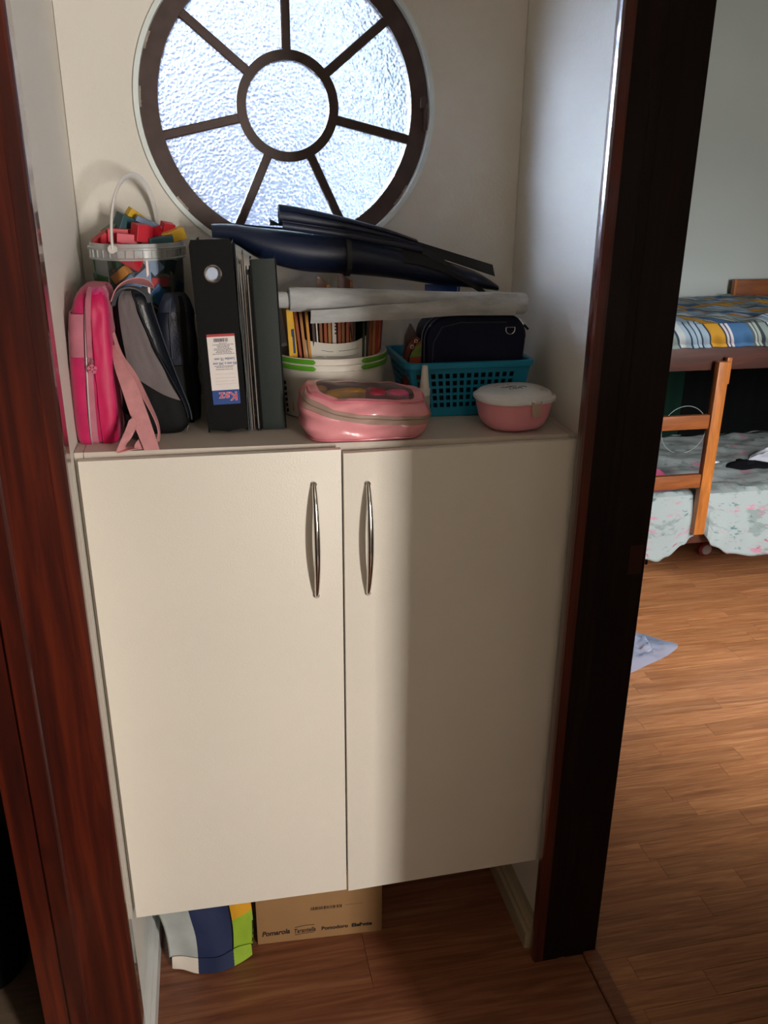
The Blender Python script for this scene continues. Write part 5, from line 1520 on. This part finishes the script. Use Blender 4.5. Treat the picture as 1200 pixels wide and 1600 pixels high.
part('lower_rail', MB().box(((BX0 + BX1) / 2, BY1 - 0.012, 0.355), (BX1 - BX0, 0.024, 0.080), bev=0.004), 'bed_dark', bb)
for x in (BX0 + 0.03, BX1 - 0.03):
    for y in (BY0 + 0.055, BY1 - 0.055):
        part('post', MB().box((x, y, 0.62), (0.06, 0.06, 1.24), bev=0.005), 'bed_honey', bb)
for k in range(9):
    x = BX0 + 0.16 + k * 0.19
    for z in (1.040, 0.325):
        part('slat', MB().box((x, (BY0 + BY1) / 2, z), (0.07, BY1 - BY0 - 0.05, 0.014), bev=0.002), 'bed_honey', bb)
part('guard_board', MB().box((2.48, BY1 - 0.030, 1.205), (0.48, 0.022, 0.130), bev=0.004), 'bed_honey_x', bb)
part('guard_edge', MB().box((2.236, BY1 - 0.032, 1.205), (0.012, 0.026, 0.132), bev=0.003), 'bed_honey', bb)
# ladder
ltilt = math.atan2(0.030, 0.69)
for x, wd in ((1.652, 0.046), (1.300, 0.046)):
    mb = MB().box((0, 0, 0.345), (wd, 0.030, 0.69), bev=0.003)
    mb.xform(Matrix.Translation((x, 1.4150, 0.383)) @ Matrix.Rotation(0.012, 4, 'Y') @ Matrix.Rotation(-ltilt * 0.3, 4, 'X'))
    part('ladder_post', mb, 'bed_honey', bb)
part('ladder_cleat', MB().box((1.690, 1.4360, 1.035), (0.020, 0.020, 0.10), bev=0.003), 'bed_honey', bb)
for z in (0.608, 0.846):
    part('rung', MB().box((1.476, 1.4200, z), (0.31, 0.022, 0.054), bev=0.003), 'bed_honey_x', bb)

# upper mattress under a striped sheet
def cloth_mat(name, build):
    m = bpy.data.materials.new(name); m.use_nodes = True
    nt = m.node_tree; b = nt.nodes['Principled BSDF']; b.inputs['Roughness'].default_value = 0.85
    tc = nt.nodes.new('ShaderNodeTexCoord')
    build(nt, b, tc)
    return m
def stripes(nt, b, tc):
    sep = nt.nodes.new('ShaderNodeSeparateXYZ'); nt.links.new(tc.outputs['UV'], sep.inputs[0])
    n = nt.nodes.new('ShaderNodeTexNoise'); n.inputs['Scale'].default_value = 5; nt.links.new(tc.outputs['Object'], n.inputs['Vector'])
    ad = nt.nodes.new('ShaderNodeMath'); ad.operation = 'MULTIPLY_ADD'; ad.inputs[1].default_value = 0.05
    nt.links.new(n.outputs['Fac'], ad.inputs[0]); nt.links.new(sep.outputs['X'], ad.inputs[2])
    fr_ = nt.nodes.new('ShaderNodeMath'); fr_.operation = 'FRACT'; nt.links.new(ad.outputs[0], fr_.inputs[0])
    rp = nt.nodes.new('ShaderNodeValToRGB'); rp.color_ramp.interpolation = 'CONSTANT'
    st = [(0.0, '#a9c0d2'), (0.045, '#26405a'), (0.060, '#9fb8cc'), (0.105, '#26405a'), (0.120, '#adc3d4'), (0.165, '#26405a'), (0.180, '#a2bacd'), (0.235, '#1f3247'), (0.255, '#cf9a26'),
          (0.395, '#27333f'), (0.415, '#d5d6dc'), (0.445, '#58516b'), (0.462, '#dcdce2'), (0.492, '#3f6f9f'), (0.690, '#55636a'), (0.715, '#b9c4bd'), (0.745, '#4b5a5c'), (0.765, '#aab6ae'), (0.800, '#33434a'), (0.830, '#8d9c98'), (0.900, '#26405a'), (0.925, '#c9d3d6')]
    el = rp.color_ramp.elements
    tone = lambda h: tuple(0.66 * c for c in lin(h)[:3]) + (1.0,)
    el[0].position, el[0].color = st[0][0], tone(st[0][1]); el[1].position, el[1].color = st[-1][0], tone(st[-1][1])
    for p, c in st[1:-1]:
        x = el.new(p); x.color = tone(c)
    nt.links.new(fr_.outputs[0], rp.inputs['Fac']); nt.links.new(rp.outputs[0], b.inputs['Base Color'])
def floral(nt, b, tc):
    def blot(scale, thr, col, prev, seed):
        mp = nt.nodes.new('ShaderNodeMapping'); mp.inputs['Location'].default_value = (seed, seed * 2, 0)
        nt.links.new(tc.outputs['UV'], mp.inputs[0])
        v = nt.nodes.new('ShaderNodeTexNoise'); v.inputs['Scale'].default_value = scale; v.inputs['Detail'].default_value = 4; v.inputs['Roughness'].default_value = 0.7
        nt.links.new(mp.outputs[0], v.inputs['Vector'])
        mr = nt.nodes.new('ShaderNodeMapRange'); mr.inputs['From Min'].default_value = thr; mr.inputs['From Max'].default_value = thr + 0.06
        nt.links.new(v.outputs['Fac'], mr.inputs['Value'])
        mx = nt.nodes.new('ShaderNodeMix'); mx.data_type = 'RGBA'; mx.inputs[7].default_value = lin(col)
        nt.links.new(mr.outputs[0], mx.inputs[0])
        if isinstance(prev, str): mx.inputs[6].default_value = lin(prev)
        else: nt.links.new(prev, mx.inputs[6])
        return mx.outputs[2]
    c = blot(3.0, 0.54, '#77827f', '#8f9896', 3.0)
    c = blot(3.6, 0.58, '#a97686', c, 11.0)
    c = blot(5.0, 0.64, '#9c4a68', c, 23.0)
    c = blot(6.0, 0.60, '#4a6a6a', c, 37.0)
    c = blot(9.0, 0.64, '#3c5a5c', c, 51.0)
    nt.links.new(c, b.inputs['Base Color'])
def sheet_obj(name, prof_fn, x0, x1, nu, nv, m, parent, uvs, thick=0.004):
    mb = MB()
    mb.grid(lambda u, v: prof_fn(x0 + (x1 - x0) * u, v), nu, nv)
    me_uv = [(i / (nu - 1), j / (nv - 1)) for i in range(nu) for j in range(nv)]
    bmesh.ops.recalc_face_normals(mb.bm, faces=mb.bm.faces[:])
    me = bpy.data.meshes.new(name); mb.bm.to_mesh(me); mb.bm.free()
    ul = me.uv_layers.new(name='UVMap')
    for lp in me.loops:
        u, v = me_uv[lp.vertex_index]
        ul.data[lp.index].uv = (uvs[0] * u * (x1 - x0) + uvs[2] + uvs[3] * max(0.0, 0.62 - v), uvs[1] * v)
    o = part(name, me, m, parent)
    sd = o.modifiers.new('thickness', 'SOLIDIFY'); sd.thickness = thick; sd.offset = 1
    return o
um = thing('upper_mattress', 'upper bunk mattress under a crumpled blue, white and yellow striped sheet', 'mattress', (1.8, 1.9, 1.135))
part('core', MB().box(((BX0 + BX1) / 2, 1.9, 1.110), (BX1 - BX0 - 0.15, 0.78, 0.122), bev=0.02), pmat('mattress_cloth', '#8d9296', 0.9), um)
def upper_sheet(x, v):
    fold = math.sin(x * 95 + 1.5 * mnoise.noise(Vector((x * 9, v * 2, 0)))) * 0.5 + mnoise.noise(Vector((x * 22, v * 4, 2)))
    if v < 0.62:
        t = v / 0.62
        y = 2.30 - 0.85 * t
        z = 1.186 + 0.026 * t + 0.018 * mnoise.noise(Vector((x * 7, y * 9, 1))) + 0.012 * mnoise.noise(Vector((x * 16, y * 20, 4))) + 0.010 * math.sin(t * PI) - (0.006 if t > 0.95 else 0)
        return Vector((x + 0.02 * mnoise.noise(Vector((x * 6, y * 6, 8))), y, z))
    t = (v - 0.62) / 0.38
    y = 1.450 - 0.018 * math.sin(PI * min(t * 1.2, 1)) + 0.010 * fold * (0.3 + 0.7 * t)
    hem = 1.122 + 0.006 * mnoise.noise(Vector((x * 9, 0, 6)))
    z = 1.208 + (hem - 1.208) * t
    return Vector((x + 0.055 * t - 0.02, y - 0.003, z))
sheet_obj('striped_sheet', upper_sheet, BX0 + 0.07, BX1 - 0.07, 220, 60, cloth_mat('striped_cotton', stripes), um, (2.55, 1.0, 0.66, 5.0))

lm = thing('lower_mattress', 'lower bunk mattress under a white sheet printed with pink and green flowers', 'mattress', (1.8, 1.9, 0.40))
part('core', MB().box(((BX0 + BX1) / 2, 1.9, 0.412), (BX1 - BX0 - 0.15, 0.78, 0.155), bev=0.02), pmat('mattress_cloth_low', '#8d9296', 0.9), lm)
HEM = [(0.9, 0.28), (1.44, 0.285), (1.50, 0.268), (1.54, 0.285), (1.60, 0.335), (1.655, 0.385), (1.69, 0.385), (1.74, 0.318), (1.82, 0.275), (1.95, 0.258), (2.15, 0.258), (2.72, 0.28)]
def lower_sheet(x, v):
    gather = math.exp(-((x - 1.675) / 0.05) ** 2)
    if v < 0.55:
        t = v / 0.55
        y = 2.30 - 0.845 * t
        z = 0.512 + 0.010 * mnoise.noise(Vector((x * 6, y * 8, 1))) + 0.010 * mnoise.noise(Vector((x * 13, y * 22, 4))) + 0.03 * t
        return Vector((x, y, z))
    t = (v - 0.55) / 0.45
    h = interp(HEM, x)
    fold = math.sin(x * 42) * 0.4 + mnoise.noise(Vector((x * 14, t * 2, 2))) + 1.6 * gather * math.sin(x * 160)
    y = 1.452 - 0.016 * math.sin(PI * t * 0.6) + 0.012 * fold * t - 0.012 * t * (1 - gather)
    z = 0.536 - 0.008 * 0 + (h - 0.536) * t
    return Vector((x - 0.25 * (x - 1.675) * gather * t, y, z))
sheet_obj('floral_sheet', lower_sheet, BX0 + 0.07, BX1 - 0.07, 200, 64, cloth_mat('floral_cotton', floral), lm, (2.2, 3.0, 0.0, 0.0))

# things on the lower bunk
def cloth_lump(name, label, cat, outline, z, h, m, seed):
    cx = sum(p[0] for p in outline) / len(outline); cy = sum(p[1] for p in outline) / len(outline)
    P = catmull([(a, b, 0) for a, b in outline + outline[:1]], 48)[:-1]
    mb = MB()
    def fn(u, v):
        p = P[int(round(u * len(P))) % len(P)]
        k = 1.0 if v < 0.34 else (1.0 - (v - 0.34) / 0.66)
        zz = (0.0 if v < 0.01 else h * (1 - k ** 2.2 * 0.75)) + h * 0.7 * mnoise.noise(Vector((p.x * 18 * k, p.y * 18 * k, seed))) * (1 - k)
        return Vector((cx + (p.x - cx) * k, cy + (p.y - cy) * k, z + max(zz, 0)))
    mb.grid(fn, 47, 10, closed_u=True)
    o = part(name, mb, m)
    return tag(o, label, cat)
cloth_lump('black_cloth', 'black cloth lying crumpled on the lower bunk sheet', 'clothing', [(1.955, 1.745), (1.985, 1.790), (2.05, 1.800), (2.07, 1.840), (2.11, 1.790), (2.20, 1.740), (2.17, 1.690), (2.10, 1.690), (2.03, 1.690)], 0.528, 0.030, pmat('black_jersey', '#090a0e', 0.85, spec=0.2), 2)
cloth_lump('white_cloth', 'white cloth beside the black cloth on the lower bunk', 'clothing', [(2.13, 1.830), (2.20, 1.900), (2.32, 1.930), (2.38, 1.820), (2.30, 1.740), (2.21, 1.750)], 0.526, 0.045, pmat('white_jersey', '#cdd0da', 0.85), 5)
cloth_lump('white_scrap', 'small white cloth end left of the black cloth on the bunk', 'clothing', [(1.915, 1.815), (1.935, 1.850), (1.985, 1.825), (1.975, 1.795), (1.940, 1.790)], 0.526, 0.018, pmat('white_cotton', '#d3d6dc', 0.85), 8)
cloth_lump('pink_cushion', 'dusky pink cushion lying on the lower bunk behind the ladder', 'cushion', [(1.36, 1.52), (1.36, 1.76), (1.46, 1.80), (1.60, 1.79), (1.615, 1.65), (1.60, 1.52), (1.48, 1.50)], 0.532, 0.070, pmat('dusky_pink_cloth', '#a54a6a', 0.8, var=0.2), 11)
# hoop in the dark at the back of the bunk
hp = [(1.905 + 0.112 * math.cos(2 * PI * k / 64), 2.02, 0.632 + 0.112 * math.sin(2 * PI * k / 64)) for k in range(64)]
hoop = part('wire_hoop', MB().tube(hp, 0.0016, 6, closed=True), pmat('pale_wire', '#8f9a92', 0.4))
tag(hoop, 'thin pale wire hoop standing on the lower bunk in the shade', 'hoop')
# green cloth and a black panel standing in for shade behind the lower bunk
gc = thing('curtain', 'dark green cloth and black stand-in for shade along the wall behind the lower bunk', 'curtain', (1.8, 2.27, 0.53))
part('cloth', MB().grid(lambda u, v: Vector((1.10 + 0.93 * u, 2.265 + 0.012 * math.sin(u * 40), 0.53 + 0.50 * v)), 90, 6, 0.004), pmat('bottle_green_cloth', '#091e16', 0.9, spec=0.1), gc)
part('cloth', MB().grid(lambda u, v: Vector((2.03 + 0.66 * u, 2.262 + 0.012 * math.sin(u * 30 + 1), 0.53 + 0.50 * v)), 70, 6, 0.004), pmat('under_bunk_shade', '#050606', 0.9, spec=0.1), gc)  # black sheet put in as the shade under the bunk
# wheeled toy on the floor under the bed
wt = thing('wheeled_toy', 'red and grey wheeled toy on the floor under the bunk', 'toy', (2.12, 1.99, 0.0))
part('body', MB().box((2.155, 2.060, 0.075), (0.16, 0.085, 0.050), bev=0.015), pmat('red_toy_plastic', '#a3262a', 0.4), wt)
for x, y in ((2.085, 1.985), (2.200, 1.985)):
    w = part('wheel', MB().lathe([(0.0, -0.014), (0.030, -0.014), (0.036, -0.009), (0.036, 0.009), (0.030, 0.014), (0.0, 0.014)], (0, 0, 0), 32).xform(Matrix.Translation((x, y, 0.037)) @ Matrix.Rotation(PI / 2, 4, 'X')), pmat('red_tyre', '#8a2a2c', 0.5), wt)
    part('hub', MB().lathe([(0.0, -0.003), (0.024, -0.003), (0.026, 0.0), (0.024, 0.003), (0.0, 0.003)], (0, 0, 0), 32).xform(Matrix.Translation((x, y - 0.0155, 0.037)) @ Matrix.Rotation(PI / 2, 4, 'X')), pmat('grey_hub', '#a79c97', 0.5), w)
# plastic bag on the bedroom floor, half hidden by the jamb
mb = MB()
pbo = [(1.08, 1.10), (1.14, 1.32), (1.30, 1.395), (1.40, 1.34), (1.47, 1.265), (1.512, 1.215), (1.43, 1.150), (1.33, 1.105), (1.20, 1.055)]
P = catmull([(a, b, 0) for a, b in pbo + pbo[:1]], 60)[:-1]
pc = Vector((1.27, 1.21, 0))
def pbag(u, v):
    p = P[int(round(u * len(P))) % len(P)]
    k = 1.0 - v
    q = pc.lerp(p, max(k, 0.0))
    z = 0.002 + 0.052 * (1 - k ** 3) * (0.65 + 0.8 * mnoise.noise(Vector((q.x * 14, q.y * 14, 3))) + 0.35 * mnoise.noise(Vector((q.x * 40, q.y * 40, 9)))) * (0.6 if q.x > 1.38 else 1)
    return Vector((q.x, q.y, max(z, 0.001)))
mb.grid(pbag, 59, 22, closed_u=True)
tag(part('plastic_bag', mb, 'clear_bag'), 'crumpled pale blue plastic bag on the bedroom floor beside the dark jamb', 'bag')

# =================================================================== ROOM ON THE LEFT
L = Loft([(-0.90, 0.21, 0.001, 0.15, 0.11), (-0.90, 0.21, 0.02, 0.185, 0.135), (-0.90, 0.21, 0.14, 0.19, 0.14), (-0.90, 0.21, 0.26, 0.175, 0.13), (-0.90, 0.21, 0.345, 0.13, 0.10), (-0.90, 0.21, 0.375, 0.05, 0.04)], ex=2.8, rows=24)
sk = thing('black_sack', 'black sack slumped on the pale floor beyond the left doorway', 'sack', (-0.90, 0.21, 0.0))
part('body', L.body(64, 30).jitter(0.012, 14, 3, 0.02), pmat('black_sack_plastic', '#08090b', 0.5, spec=0.25), sk)
part('tied_neck', MB().lathe([(0.045, 0.0), (0.025, 0.012), (0.022, 0.022), (0.04, 0.045), (0.048, 0.06), (0.0, 0.05)], (-0.90, 0.21, 0.368), 20), 'black_fab', sk)
